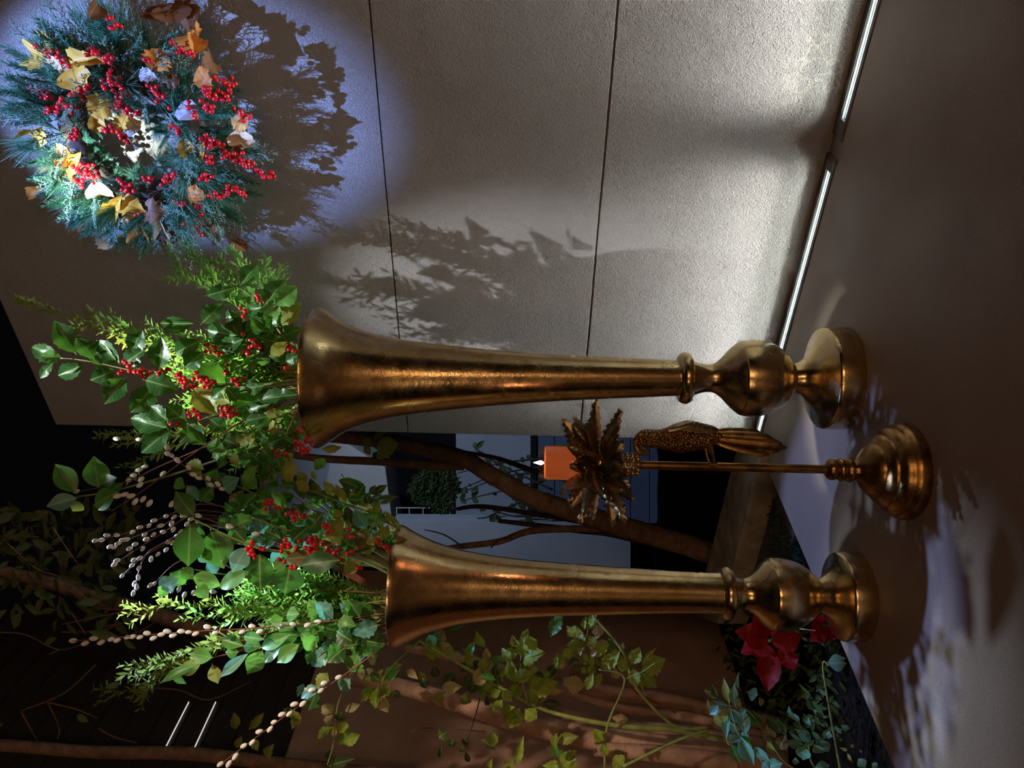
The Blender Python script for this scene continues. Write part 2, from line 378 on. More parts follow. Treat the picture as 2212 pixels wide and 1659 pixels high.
def fitting(s0, s1, e0, e1, label):
    t = thing('recessed_floor_light', wp((max(s0, -.6) + s1) / 2, 0, CH / 2), label, 'floor light', 'recessed lights at the wall foot')
    f0, f1 = .026, .060                                # the glazed slot, measured from the wall
    mb = MB()
    mb.box(wp(s0, -.06), WD * (s1 - s0), -WN * f0, (0, 0, .062)); mb.box(wp(s0, -.06, f1), WD * (s1 - s0), -WN * (CH - f1 - .001), (0, 0, .062))
    mb.box(wp(s0, -.06, f0), WD * (e0 - s0), -WN * (f1 - f0), (0, 0, .062)); mb.box(wp(e1, -.06, f0), WD * (s1 - e1), -WN * (f1 - f0), (0, 0, .062))
    mb.build('frame', MT['steel'], t, smooth=False)
    mb = MB(); mb.box(wp(e0, -.058, f0), WD * (e1 - e0), -WN * (f1 - f0), (0, 0, .004)); mb.build('reflector', MT['reflector'], t, smooth=False)
    mb = MB(); mb.box(wp(e0, -.052, f0 + .0005), WD * (e1 - e0), -WN * .0035, (0, 0, .050)); mb.build('side_reflector', MT['reflector'], t, smooth=False)
    mb = MB(); mb.box(wp(e0 + .006, -.022, f0 + .010), WD * (e1 - e0 - .012), -WN * (f1 - f0 - .011), (0, 0, .012)); mb.build('light_tube', MT['tube'], t, smooth=False)
    a, b = max(e0, -1.0), e1
    for en, spd, tilt in ((1.4, 130, .10), (3.7, 44, .040)):       # the tube's own spill and the reflector's upward throw
        al = lamp('fitting_light', 'AREA', wp((a + b) / 2, -.006, (f0 + f1) / 2), en * (b - a), (1.0, .93, .90), shape='RECTANGLE', size=.010, size_y=(b - a - .02), spread=math.radians(spd))
        zz = -(Vector((0, 0, 1)) + WN * tilt).normalized(); yy = WD; xx = yy.cross(zz).normalized()
        al.rotation_euler = Matrix((xx, yy, zz)).transposed().to_euler(); adopt(al, t)
    mb = MB(); mb.box(wp(e0, -.004, f0), WD * (e1 - e0), -WN * (f1 - f0), (0, 0, .003)); mb.build('glass_pane', MT['pane'], t, smooth=False)
fitting(sA0, sA1, sA0 + .035, sA1 - .02, 'recessed floor light running behind the taller gold vase to the wall end')
fitting(sB0, sB1, sB0, sB1 - .045, 'recessed floor light nearest the bare end of the concrete wall')

# ------------------------------------------------------------------ planting bed, kerb
bz = -.07
mb = MB(); g = 26
xs = [-4.2 + 4.4 * i / g for i in range(g + 1)]; ys = [1.2 + 3.6 * i / g for i in range(g + 1)]
vs = []
for y in ys:
    for x in xs:
        vs.append((x, y, bz - .03 + .03 * R()))
mb.add(vs, [(j * (g + 1) + i, j * (g + 1) + i + 1, (j + 1) * (g + 1) + i + 1, (j + 1) * (g + 1) + i) for j in range(g) for i in range(g)])
tag(mb.build('floor_planting_bed', MT['soil']), 'dark soil of the planting bed beside the slab', None, None, 'structure')
k0, k1, k2, k3 = onfloor(1588, 978, .02), onfloor(1524, 1232, .02), onfloor(1582, 1236, .02), onfloor(1646, 990, .02)
kd = (k1 - k0).normalized()
mb = MB(); mb.prism([k0 - kd * .02, k1 + kd * .30, k2 + kd * .30, k3 - kd * .02], (0, 0, -.16))
tag(mb.build('kerb', MT['curb'], smooth=False, bevel=.006), 'pale weathered concrete kerb behind the planting bed', 'kerb')
nd = (k2 - k1); nd = (nd - kd * nd.dot(kd)).normalized(); dz = Vector((0, 0, -.072))
q = [k3 + nd * .012 + dz, k2 + kd * .1 + nd * .012 + dz, k2 + kd * .1 + nd * .24 + dz, k3 + nd * .20 + dz]
mb = MB(); mb.prism(q, (0, 0, -.03)); tag(mb.build('stepping_stone', MT['bedstone'], smooth=False), 'dull purple grey paving stone between kerb and slab', 'paving stone')

# ------------------------------------------------------------------ vases
def vase(name, label, prof, D, ybase, vh, tilt=0.0):
    k = D / FPX; vb = vh + CAMZ / k
    base = W(vb, ybase, D); base.z = 0
    t = thing(name, base, label, 'vase')
    def P(rows): return [(max(d * k / 2, .0005), CAMZ + (vh - v) * k) for v, d in rows]
    T = Matrix.Rotation(tilt, 4, 'Y')
    parts = []
    for nm, rows in prof:
        mb = MB(); mb.lathe(P(rows), seg=72); mb.v = [tuple(base + T @ Vector(v)) for v in mb.v]
        parts.append(sharp(mb.build(nm, MT['gold'], t), 38))
    return t, base, T
TALL = [('trumpet', spline([(1462, 76), (1400, 82), (1284, 92), (1147, 107), (1009, 131), (872, 163), (789, 198), (740, 235), (708, 277), (690, 300), (682, 306)], 44)
         + [(679, 305), (678, 300), (684, 292), (706, 262), (750, 215), (820, 175), (930, 138), (1000, 90), (1001, 2)]),
        ('collar', [(1489, 76), (1487, 92), (1483, 106), (1476, 112), (1469, 111), (1463, 104), (1459, 92), (1458, 74)]),
        ('knop', [(1706, 63)] + spline([(1704, 66), (1698, 82), (1685, 116), (1665, 145), (1645, 159), (1624, 166), (1604, 164), (1593, 160)], 24)
         + [(1590, 158), (1589, 154)] + spline([(1588, 152), (1578, 138), (1564, 110), (1550, 82), (1538, 66), (1526, 60), (1508, 64), (1488, 78)], 24)),
        ('foot', [(1816, 216), (1813, 220), (1772, 220), (1767, 217)] + spline([(1765, 213), (1759, 185), (1750, 140), (1738, 100), (1722, 72), (1704, 62)], 20))]
SHORT = [('trumpet', spline([(1560, 86), (1456, 89), (1284, 104), (1129, 122), (1009, 151), (940, 186), (895, 224), (868, 252), (858, 258)], 36)
          + [(855, 257), (854, 252), (862, 243), (890, 210), (940, 175), (1010, 142), (1080, 90), (1081, 2)]),
         ('collar', [(1582, 76), (1580, 92), (1577, 106), (1570, 112), (1563, 111), (1557, 104), (1554, 94), (1553, 84)]),
         ('knop', [(1768, 66)] + spline([(1766, 68), (1758, 84), (1742, 112), (1720, 138), (1695, 151), (1676, 154), (1662, 152)], 22)
          + [(1659, 150), (1658, 146)] + spline([(1656, 143), (1646, 128), (1633, 100), (1620, 76), (1606, 66), (1592, 70), (1580, 82)], 20)),
         ('foot', [(1854, 183), (1851, 187), (1812, 187), (1808, 184)] + spline([(1806, 180), (1801, 158), (1794, 122), (1784, 90), (1766, 66)], 18))]
D_T, D_S = 1.88, 1.77
tall, tall_b, tall_T = vase('floor_vase', 'taller antiqued gold trumpet floor vase standing before the wall end', TALL, D_T, 817, 1114, -.021)
short, short_b, _ = vase('floor_vase', 'shorter gold trumpet floor vase at the edge of the planting bed', SHORT, D_S, 1288.5, 1108.7, 0)

# ------------------------------------------------------------------ candle stand with parrot
D_C = 1.565; KC = D_C / FPX
cb = W(1958, 1018, D_C); cb.z = 0
st = thing('candle_stand', cb, 'slim bronze candle stand with palm leaf crown and a parrot on its stalk', 'candle stand')
def lz(name, rows, mat, parent=st, seg=48, a=30):
    mb = MB(); mb.lathe(rows, o=cb, seg=seg); return sharp(mb.build(name, mat, parent), a)
lz('base', [(.096, 0), (.0985, .005), (.0985, .018), (.097, .024), (.0925, .029), (.0915, .031), (.0905, .036)] + spline([(.090, .037), (.086, .044), (.078, .050)], 6) +
   [(.0745, .052), (.0735, .056)] + spline([(.073, .057), (.067, .063), (.060, .067)], 5) + [(.057, .069), (.056, .073)] +
   spline([(.0555, .074), (.050, .082), (.040, .091), (.029, .098), (.021, .105), (.018, .113)], 14), MT['stand'])
lz('lower_ring', spline([(.018, .1125), (.023, .115), (.0255, .121), (.0225, .128), (.0195, .131), (.022, .134), (.0235, .139), (.0205, .144), (.018, .146)], 20), MT['stand'])
lz('upper_ring', spline([(.0165, .1455), (.020, .149), (.0215, .156), (.019, .163), (.013, .167), (.009, .168)], 16), MT['stand'])
zt = .545
lz('stalk', [(.0088, .166), (.0088, zt + .01)], MT['stand'], seg=20)
# pine cone knob
ck = MB(); ck.lathe(spline([(.008, zt), (.017, zt + .006), (.020, zt + .02), (.019, zt + .035), (.013, zt + .05)], 12), o=cb, seg=24)
cone = ck.build('cone_knob', MT['palm'], st)
sb = MB(); sb.ball((0, 0, 0), .0058, 8, 6, (1, 1, .9)); sbm = sb.mesh('cone_scale', MT['palm'])
for i in range(4):
    for j in range(9):
        a = 2 * math.pi * (j + .5 * (i % 2)) / 9; z = zt + .007 + i * .0105; r = (.0175, .0205, .020, .0175)[i]
        put('cone_scale', sbm, Matrix.Translation(cb + Vector((r * math.cos(a), r * math.sin(a), z))), cone)
# crown of palm leaves
def palm_mesh(curl):
    mb = MB(); n = 15; vs = []
    for i in range(n + 1):
        t = i / n; w = .5 * math.sin(math.pi * min(1, t * .93 + .07)) ** .75 * (1 - .35 * t) + .02
        w *= 1 + (.13 if i % 2 else -.10); z0 = -curl * t * t; rib = .06 * (1 if i % 2 else -1)
        for y in (-1, -.5, 0, .5, 1): vs.append((t + .035 * (1 - abs(y)) * -1 + .05 * abs(y), w * y, z0 + .06 * (1 - abs(y)) + rib * abs(y) ** .6 - .10 * abs(y) ** 2 * w))
    fs = [(i * 5 + k, (i + 1) * 5 + k, (i + 1) * 5 + k + 1, i * 5 + k + 1) for i in range(n) for k in range(4)]
    mb.add(vs, fs); m = mb.mesh('palm_leaf', MT['palm'], smooth=True); return m
PM = [palm_mesh(.12), palm_mesh(.32), palm_mesh(-.08)]
def frame_mtx(o, x, nrm, sx, sy, sz):
    x = x.normalized(); z = (nrm - x * nrm.dot(x))
    if z.length < 1e-4: z = perp(x)[0]
    z.normalize(); y = z.cross(x)
    return Matrix.Translation(o) @ Matrix((x * sx, y * sy, z * sz)).transposed().to_4x4()
CAMP_ = Vector((0, 0, CAMZ + .25)); cc = cb + Vector((0, 0, .632)); rs = random.Random(5)
for ring, (n, el, L, off) in enumerate([(9, 36, .090, 0), (13, 12, .118, .3), (12, -14, .112, .1), (7, -30, .052, .45)]):
    for j in range(n):
        a = 2 * math.pi * (j + off + rs.uniform(-.18, .18)) / n; e = math.radians(el + rs.uniform(-8, 8)); l = L * rs.uniform(.88, 1.08)
        d = Vector((math.cos(a) * math.cos(e), math.sin(a) * math.cos(e), math.sin(e)))
        up = Vector((-math.cos(a) * math.sin(e), -math.sin(a) * math.sin(e), math.cos(e)))
        o = cc + Vector((math.cos(a), math.sin(a), 0)) * .013 + Vector((0, 0, (1.5 - ring) * .012))
        lf = put('palm_leaf', PM[(j + ring) % 3], frame_mtx(o, d, up * .55 + (CAMP_ - o).normalized() * .8, l, .037, .085), st)
for az, el, l in ((-90, 62, .060), (-58, 50, .066), (-124, 52, .064), (-75, 22, .075), (-108, 15, .075), (-90, -25, .06), (-40, 35, .085), (-142, 38, .085)):
    a, e = math.radians(az), math.radians(el); d = Vector((math.cos(a) * math.cos(e), math.sin(a) * math.cos(e), math.sin(e)))
    put('palm_leaf', PM[abs(az) % 3], frame_mtx(cc + Vector((math.cos(a) * .022, math.sin(a) * .022, .004)), d, Vector((.15, -1, .35)), l, .036, .07), st)
cup = MB(); cup.lathe([(.012, .598), (.028, .606), (.036, .628), (.035, .640), (.026, .636), (.010, .620)], o=cb, seg=28); cup.build('candle_socket', MT['palm'], st)
# candle
M = Mat('amber_wax'); M.set(Base_Color=(.80, .30, .10), Roughness=.45, Emission_Color=(1, .30, .09), Emission_Strength=.14); MT['wax'] = M.m
M = Mat('clear_cup'); gl = M.n('BsdfGlossy'); gl.inputs['Roughness'].default_value = .12; tp = M.n('BsdfTransparent'); tp.inputs[0].default_value = (1, .92, .88, 1)
mx = M.n('MixShader'); mx.inputs[0].default_value = .12; M.link(tp.outputs[0], mx.inputs[1]); M.link(gl.outputs[0], mx.inputs[2]); M.link(mx.outputs[0], M.out.inputs[0]); MT['cupglass'] = M.m
cd = thing('candle', cb + Vector((0, 0, .655)), 'amber ribbed pillar candle glowing in a clear cup above the palm leaves', 'candle')
rows = [(.002, .656), (.033, .656)]
for i in range(17): z = .658 + i * .0048; rows += [(.0342, z), (.0342, z + .0026), (.0326, z + .0036)]
rows += [(.033, .741), (.010, .738), (.002, .737)]
mb = MB(); mb.lathe(rows, o=cb, seg=48); sharp(mb.build('wax_body', MT['wax'], cd), 20)
mb = MB(); mb.lathe([(.0368, .654), (.0372, .753), (.0360, .753), (.0355, .656)], o=cb, seg=48, cap=False); mb.build('clear_cup', MT['cupglass'], cd)
mb = MB(); mb.tube([cb + Vector((0, 0, .736)), cb + Vector((.0005, 0, .746))], .0009, 6); mb.build('wick', MT['darkbark'], cd)
mb = MB(); mb.lathe(spline([(.0004, .742), (.0034, .746), (.0042, .750), (.0026, .757), (.0004, .764)], 14), o=cb, seg=16); mb.build('flame', m_emit('candle_flame', (1, .62, .40), 30), cd)
lamp('candle_flame_light', 'POINT', cb + Vector((0, 0, .756)), .35, (1, .42, .22), shadow_soft_size=.004)

# parrot
def pw(cx_, cy_, dy=0.0): return W(1330 + cx_ / 5.53, 880 + cy_ / 5.53, D_C + dy)
px = KC / 5.53
par = MB()
spine = [(225, 455, 30), (250, 430, 62), (300, 395, 92), (360, 370, 112), (440, 375, 108), (540, 380, 118), (660, 375, 150), (780, 385, 158), (900, 385, 140), (1020, 385, 118), (1130, 365, 92), (1230, 350, 60), (1300, 350, 30)]
sp_ = spline(spine, 36)
par.tube([pw(a, b) for a, b, r in sp_], [r * px for a, b, r in sp_], 20)
body = par.build('parrot', MT['parrot'], st); body['label'] = 'bronze parrot perched on the stalk, head bowed to its front'
mb = MB(); bk = spline([(240, 450, 40), (262, 500, 40), (300, 540, 34), (350, 558, 24), (425, 548, 6)], 14)
mb.tube([pw(a, b) for a, b, r in bk], [r * px for a, b, r in bk], 12); mb.build('beak', MT['bronze'], body)
mb = MB(); lb = spline([(330, 480, 26), (360, 505, 22), (400, 515, 8)], 8); mb.tube([pw(a, b) for a, b, r in lb], [r * px for a, b, r in lb], 10); mb.build('lower_beak', MT['bronze'], body)
for d in (-1, 1):
    mb = MB(); mb.ball(pw(300, 385, d * .0145), .0032, 10, 6); mb.build('eye', MT['bronze'], body)
# feathers of wing and tail: blades, each its own piece
def blade(p0, p1, w, th, nrm):
    mb = MB(); d = p1 - p0; L = d.length; x = d.normalized(); z = (nrm - x * nrm.dot(x)).normalized(); y = z.cross(x); n = 9; vs = []
    for i in range(n + 1):
        t = i / n; ww = w * (.35 + .65 * math.sin(math.pi * min(.5, t * .9 + .06) * 1.0) ) * (1 if t < .8 else math.cos((t - .8) / .2 * 1.35))
        for q in (-1, -.4, 0, .4, 1): vs.append(p0 + x * (L * t) + y * (ww * q) + z * (th * (1 - abs(q)) + .15 * ww * (1 - q * q)))
        for q in (1, 0, -1): vs.append(p0 + x * (L * t) + y * (ww * q) - z * th * .5)
    fs = [(i * 8 + k, i * 8 + (k + 1) % 8, (i + 1) * 8 + (k + 1) % 8, (i + 1) * 8 + k) for i in range(n) for k in range(8)] + [tuple(range(7, -1, -1)), tuple(range(n * 8, n * 8 + 8))]
    mb.add(vs, fs); return mb
back = (pw(700, 100) - pw(700, 400)).normalized()      # towards the bird's back
for sgn in (-1, 1):
    for i in range(7):
        a0, a1 = 600 + i * 38, 930 + i * 52 - (0 if i < 6 else 20); b0, b1 = 215 - i * 6 + 14 * abs(i - 2), 165 + i * 14
        nr = (back * 1.0 + Vector((0, sgn * .9, 0))).normalized()
        blade(pw(a0, b0 + 30, sgn * (.012 + .0012 * (6 - i))), pw(a1, b1 + 10, sgn * (.008 + .0012 * (6 - i))), .0105, .002, nr).build('wing_feather', MT['palm'], body)
for i, (a0, b0, a1, b1, dy) in enumerate([(1150, 300, 1760, 330, .004), (1150, 330, 1880, 380, -.006), (1160, 360, 1990, 440, -.009), (1170, 380, 2040, 480, .006), (1180, 400, 1950, 520, -.002), (1190, 410, 1830, 560, -.007), (1150, 320, 1900, 420, .012)]):
    blade(pw(a0, b0, dy * .5), pw(a1, b1, dy * 1.6), .0125, .002, Vector((.2 * (i - 3), -1, 0)) + back * .5).build('tail_feather', MT['bronze'], body)
for sgn in (-1, 1):
    mb = MB(); lg = spline([(1080, 400, 62), (1120, 470, 44), (1150, 540, 26), (1170, 610, 15), (1175, 690, 13)], 16)
    if sgn == 1: lg = spline([(1060, 420, 60), (1075, 490, 36), (1085, 540, 20), (1090, 580, 14), (1120, 660, 12)], 16)
    mb.tube([pw(a, b, sgn * .010 * (1 - i / 20)) for i, (a, b, r) in enumerate(lg)], [r * px for a, b, r in lg], 10)
    mb.build('leg', MT['bronze'], body)
for i in range(4):
    mb = MB(); a = 1140 + i * 22; mb.tube([pw(a, 660, -.009), pw(a - 4, 690, -.012), pw(a - 6, 720, -.009)], [.0022, .0024, .0012], 8); mb.build('toe', MT['bronze'], body)

# ------------------------------------------------------------------ left building: render wall below, dark boards above
def lp(s, z, off=0.0): return LP + LD * s + LN * off + Vector((0, 0, z))
zL = onleft(605, 1659).z
sE = (onleft(1000, 1235)).dot(LD) - LP.dot(LD)
mb = MB(); mb.box(lp(-1.6, -.15), LD * (sE + 1.6), -LN * .25, (0, 0, zL + .15))
tag(mb.build('wall_left', MT['render_'], smooth=False, bevel=.01), 'pink brown rendered wall behind the shrub stems', None, None, 'structure')
bo = MB(); bo.box(lp(-1.6, zL, -.05), LD * (sE + 1.3), -LN * .04, (0, 0, 2.6)); 
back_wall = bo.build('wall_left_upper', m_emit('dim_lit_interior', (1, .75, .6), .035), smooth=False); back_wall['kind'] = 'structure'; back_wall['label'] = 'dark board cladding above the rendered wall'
BH = .102
bm_ = MB(); bm_.box((0, 0, 0), LD * (sE + 1.2), -LN * .022, (0, 0, BH - .008)); bmesh_ = bm_.mesh('board', MT['clad'], smooth=False)
for i in range(22):
    put('board', bmesh_, Matrix.Translation(lp(-1.5, zL + .002 + i * BH, -.012)), back_wall)
# two bright slots between the boards: lit room behind
MT['slot'] = m_emit('lit_gap', (1, .95, .88), .75)
for (xa, ya), (xb, yb) in (((359, 1615), (409, 1517)), ((419, 1621), (467, 1517))):
    a, b = onleft(xa, ya, -.008), onleft(xb, yb, -.008)
    mb = MB(); mb.box(a, b - a, LN * .003, (0, 0, .0032)); o = mb.build('lit_gap', MT['slot'], back_wall, smooth=False)

# ------------------------------------------------------------------ far building beyond the wall end
YF = 6.2
fb = thing('far_building', W(1150, 1060, YF), 'dim blue grey building seen between the two vases', 'building')
def quad(name, pts, Y, mat, depth=.25, parent=fb):
    mb = MB(); mb.prism([W(x, y, Y) for x, y in pts], (0, depth, 0)); return mb.build(name, mat, parent, smooth=False)
quad('unlit_recess_sheet', [(780, 860), (780, 1330), (1700, 1330), (1700, 860)], YF + 1.6, MT['black'], .1)  # recess shade is put into this sheet's near-black colour
quad('fascia_beam', [(722, 940), (832, 1010), (852, 1165), (770, 1165), (700, 1080)], YF - .2, MT['fascia'], .5)
quad('upper_wall', [(560, 860), (560, 1180), (745, 1180), (715, 860)], YF, MT['pale'], .4)
quad('lit_panel', [(985, 850), (985, 1128), (1150, 1128), (1150, 850)], YF + .3, MT['pale'], .1)
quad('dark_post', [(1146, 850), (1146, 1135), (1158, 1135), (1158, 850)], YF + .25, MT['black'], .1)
for i in range(8):
    x0 = 1158 + i * 41; quad('board', [(x0, 850), (x0, 1130), (x0 + 39, 1130), (x0 + 39, 850)], YF + .28, MT['navy'], .06)
quad('side_wall', [(845, 1126), (845, 1262), (1362, 1250), (1362, 1130)], YF - 1.0, MT['pale'], .3)
# ladder-like railing
rl = thing('railing', W(905, 1110, YF - .1), 'small thin grey metal railing in the dark recess of the far building', 'railing')
def bar(pts, r, parent, name, Y, mat='steel'):
    mb = MB(); mb.tube([W(x, y, Y) for x, y in pts], r, 6); return mb.build(name, MT[mat], parent)
for x in (857, 884, 914, 943, 972): bar([(x, 1097), (x, 1132)], .0045, rl, 'rail', YF - .12, 'fascia')
bar([(855, 1097), (1010, 1097)], .006, rl, 'post', YF - .12, 'fascia')

# ------------------------------------------------------------------ leaf meshes
def leaf_mesh(name, prof, curl=.12, fold=.12, teeth=0.0, wave=0.0, nrow=11, stalk=.08, seed=0, mat=None):
    """unit leaf: x 0..1 along the midrib, y -0.5..0.5"""
    rr = random.Random(seed); mb = MB(); vs = []; n = nrow
    for i in range(n + 1):
        t = i / n; w = .5 * prof(t)
        if teeth and 0 < i < n: w *= 1 + teeth * (1 if i % 2 else -1)
        ph = rr.uniform(-1, 1)
        for y in (-1, -.5, 0, .5, 1):
            z = -curl * (t - .3) ** 2 * 1.6 + fold * w * abs(y) + wave * ph * abs(y) * (1 if y > 0 else -1) * math.sin(math.pi * t)
            vs.append((t + (.04 * abs(y) if teeth else 0) * (1 if 0 < i < n else 0), w * y, z))
    fs = [(i * 5 + k, (i + 1) * 5 + k, (i + 1) * 5 + k + 1, i * 5 + k + 1) for i in range(n) for k in range(4)]
    mb.add(vs, fs)
    if stalk: mb.tube([(-stalk, 0, -stalk * .3), (.02, 0, .0)], [.014, .02], 4)
    return mb.mesh(name, mat)
ov = lambda p, q=1.0: (lambda t: max(.02, math.sin(math.pi * t ** p) ** q * (1 if t < .55 else 1 - .55 * ((t - .55) / .45) ** 2)))
_lm = {}
def LM(kind, mat, var=0):
    k = (kind, mat.name, var)
    if k not in _lm:
        K = dict(holly=dict(prof=ov(.85, .85), curl=.16, fold=.22, teeth=.07, wave=.06), oval=dict(prof=ov(.95, .75), curl=.10, fold=.10, wave=.03),
                 long=dict(prof=ov(1.0, .9), curl=.14, fold=.18), toothed=dict(prof=ov(.85, .95), curl=.22, fold=.25, teeth=.10, wave=.07),
                 oak=dict(prof=ov(.9, .6), curl=.35, fold=.25, teeth=.16, wave=.16), beech=dict(prof=ov(.9, .7), curl=.45, fold=.5, wave=.14, teeth=.03),
                 bract=dict(prof=ov(.85, .8), curl=.25, fold=.15, teeth=.04, wave=.10, stalk=0))[kind]
        K = dict(K); K['curl'] *= (1, .4, 1.7)[var]; K['fold'] *= (1, 1.6, .5)[var]
        _lm[k] = leaf_mesh('leaf', seed=var * 7 + len(kind), mat=mat, **K)
    return _lm[k]
CAMP = Vector((0, 0, CAMZ))
def leaf(parent, b, tip, w, kind, mat, face=None, jit=.5, name='leaf'):
    """b, tip: world points; w: width in metres"""
    d = tip - b; L = max(d.length, .004)
    f = (CAMP - b).normalized() if face is None else face
    f = f + Vector((U(-1, 1), U(-1, 1), U(-.3, 1))) * jit * .7
    return put(name, LM(kind, mat, random.randrange(3)), frame_mtx(b, d, f, L, w, L), parent)
def C(n):
    ox, oy, s = {1: (0, 0, 2.9105), 2: (0, 520, 2.9105), 3: (0, 1089, 2.9105), 4: (700, 1089, 2.9105), 5: (1452, 1089, 2.9105), 7: (700, 620, 2.9105),
                 8: (380, 880, 4.254), 9: (1180, 1300, 5.53), 10: (1500, 1420, 5.027), 11: (0, 1080, 5.53)}[n]
    return lambda x, y: (ox + x / s, oy + y / s), s
def leaves_px(parent, crop, rows, Y, kind, mat, dY=.05, jit=.45, name='leaf', tipd=.03):
    f, s = C(crop); n = 0
    for r in rows:
        b, t, w = (r[0], r[1]), (r[2], r[3]), r[4]
        mm = r[5] if len(r) > 5 else mat; mm = MT[mm] if isinstance(mm, str) else mm
        y0 = Y + U(-dY, dY)
        bw = W(*f(*b), y0); tw = W(*f(*t), y0 + U(-tipd, tipd * .4))
        leaf(parent, bw, tw, 1.22 * w / s * y0 / FPX, kind, mm, jit=jit, name=name)
def front(x, y, Y, gap=.07):
    """keep a point in front of the left building"""
    q = onleft(x, y, gap); return min(Y, q.y) if q.y > .5 else Y
def stem_px(parent, crop, pts, Y0, Y1, r0, r1, mat, name='stem', seg=7, n=24, wob=0.0, clear=None):
    f, s = C(crop); sp2 = spline(pts, n); m = len(sp2) - 1
    P = [W(*f(x, y), (Y0 + (Y1 - Y0) * i / m) if clear is None else front(*f(x, y), Y0 + (Y1 - Y0) * i / m, clear)) for i, (x, y) in enumerate(sp2)]
    mb = MB(); mb.tube(P, [r0 + (r1 - r0) * i / m for i in range(m + 1)], seg, wob=wob); return mb.build(name, mat, parent)
bb = MB(); bb.ball((0, 0, 0), 1, 12, 8); BERRY = bb.mesh('berry', MT['berry'])
def berries(parent, crop, spots, Y, r=.0052, name='berry_cluster', dY=.02, joined=False):
    """spots: (x0,y0,x1,y1,n) sprays of berries between two points"""
    f, s = C(crop)
    for x0, y0, x1, y1, n in spots:
        yy = Y + U(-dY, dY); a, b = W(*f(x0, y0), yy), W(*f(x1, y1), yy)
        mb = MB(); pos = []
        for i in range(n):
            t = (i + .5) / n; c = a + (b - a) * t; q = c + Vector((U(-1, 1), U(-1, 1), U(-1, 1))) * r * (1.3 + .12 * min(n, 8))
            pos.append(q); mb.tube([c, q], .0007, 4)
        mb.tube([a, (a + b) / 2 + Vector((0, .003, 0)), b], .0011, 5)
        if joined:
            for q in pos: mb.ball(q, r * U(.85, 1.1), 8, 6)
            mb.build(name, MT['berry'], parent)['kind'] = 'stuff'
        else:
            o = mb.build(name, MT['stem'], parent)
            for q in pos: put('berry', BERRY, Matrix.Translation(q) @ Matrix.Scale(r * U(.85, 1.1), 4), o)
def base_thing(name, b, label, cat, group=None): return thing(name, b, label, cat, group)

# ------------------------------------------------------------------ small-leaved sprigs
def add_small_leaf(mb, o, d, nrm, L, w):
    d = d.normalized(); z = (nrm - d * nrm.dot(d)); z = z.normalized() if z.length > 1e-4 else perp(d)[0]; y = z.cross(d)
    a = [o, o + d * L * .35 + y * w * .48 + z * w * .18, o + d * L * .7 + y * w * .4 + z * w * .10, o + d * L, o + d * L * .7 - y * w * .4 + z * w * .10, o + d * L * .35 - y * w * .48 + z * w * .18, o + d * L * .5]
    n = len(mb.v); mb.v += [tuple(p) for p in a]
    mb.f += [(n, n + 1, n + 6), (n + 1, n + 2, n + 6), (n + 2, n + 3, n + 6), (n + 3, n + 4, n + 6), (n + 4, n + 5, n + 6), (n + 5, n, n + 6)]
def sprig(path, label, group, mat='sprig', L=.026, w=.0085, step=.0105, start=.25, side=3, name='evergreen_sprig', spread=1.25):
    """path: world points from the vase mouth to the tip"""
    pts = [Vector(p) for p in spline([tuple(p) for p in path], 40)]
    t = thing(name, pts[0], label, 'branch', group)
    sm, lm = MB(), MB()
    def run(pp, start, r0):
        sm.tube(pp, [r0 * (1 - .75 * i / (len(pp) - 1)) for i in range(len(pp))], 5)
        acc = 0; tot = sum((pp[i + 1] - pp[i]).length for i in range(len(pp) - 1)); go = 0; k = 0
        for i in range(len(pp) - 1):
            seg = pp[i + 1] - pp[i]; l = seg.length; d = seg.normalized(); x, y = perp(d); q = step - acc
            while q < l:
                fr = (go + q) / tot
                if fr > start:
                    k += 1; a = k * 1.9 + U(-.5, .5)
                    for h in (0, math.pi):
                        o_ = x * math.cos(a + h) + y * math.sin(a + h)
                        s = (1 - .45 * max(0, fr - .6) / .4) * U(.75, 1.15)
                        add_small_leaf(lm, pp[i] + d * q, d * .75 + o_ * spread * U(.6, 1.1) + Vector((0, 0, .15)), d - o_ * .3 + Vector((0, 0, .6)), L * s, w * s)
                q += step
            acc = l - (q - step); go += l
    run(pts, start, .0022)
    for j in range(side):
        i = int(len(pts) * (start + .08 + (.95 - start) * .8 * (j + R() * .6) / max(side, 1))); i = min(i, len(pts) - 6)
        d = (pts[i + 1] - pts[i]).normalized(); x, y = perp(d); a = U(0, 6.28); l = U(.045, .09)
        e = pts[i] + (d * .85 + (x * math.cos(a) + y * math.sin(a)) * .55) * l
        run([pts[i] + (e - pts[i]) * k / 6 + d * (.012 * math.sin(k / 6 * 1.57)) for k in range(7)], .1, .0012)
    sm.build('stem', MT['stem'], t)
    f = lm.build('foliage', MT[mat], t); f['kind'] = 'stuff'
    return t
def pxpath(crop, pts, Y0, Y1):
    f, s = C(crop); m = len(pts) - 1
    return [W(*f(x, y), Y0 + (Y1 - Y0) * i / m) for i, (x, y) in enumerate(pts)]

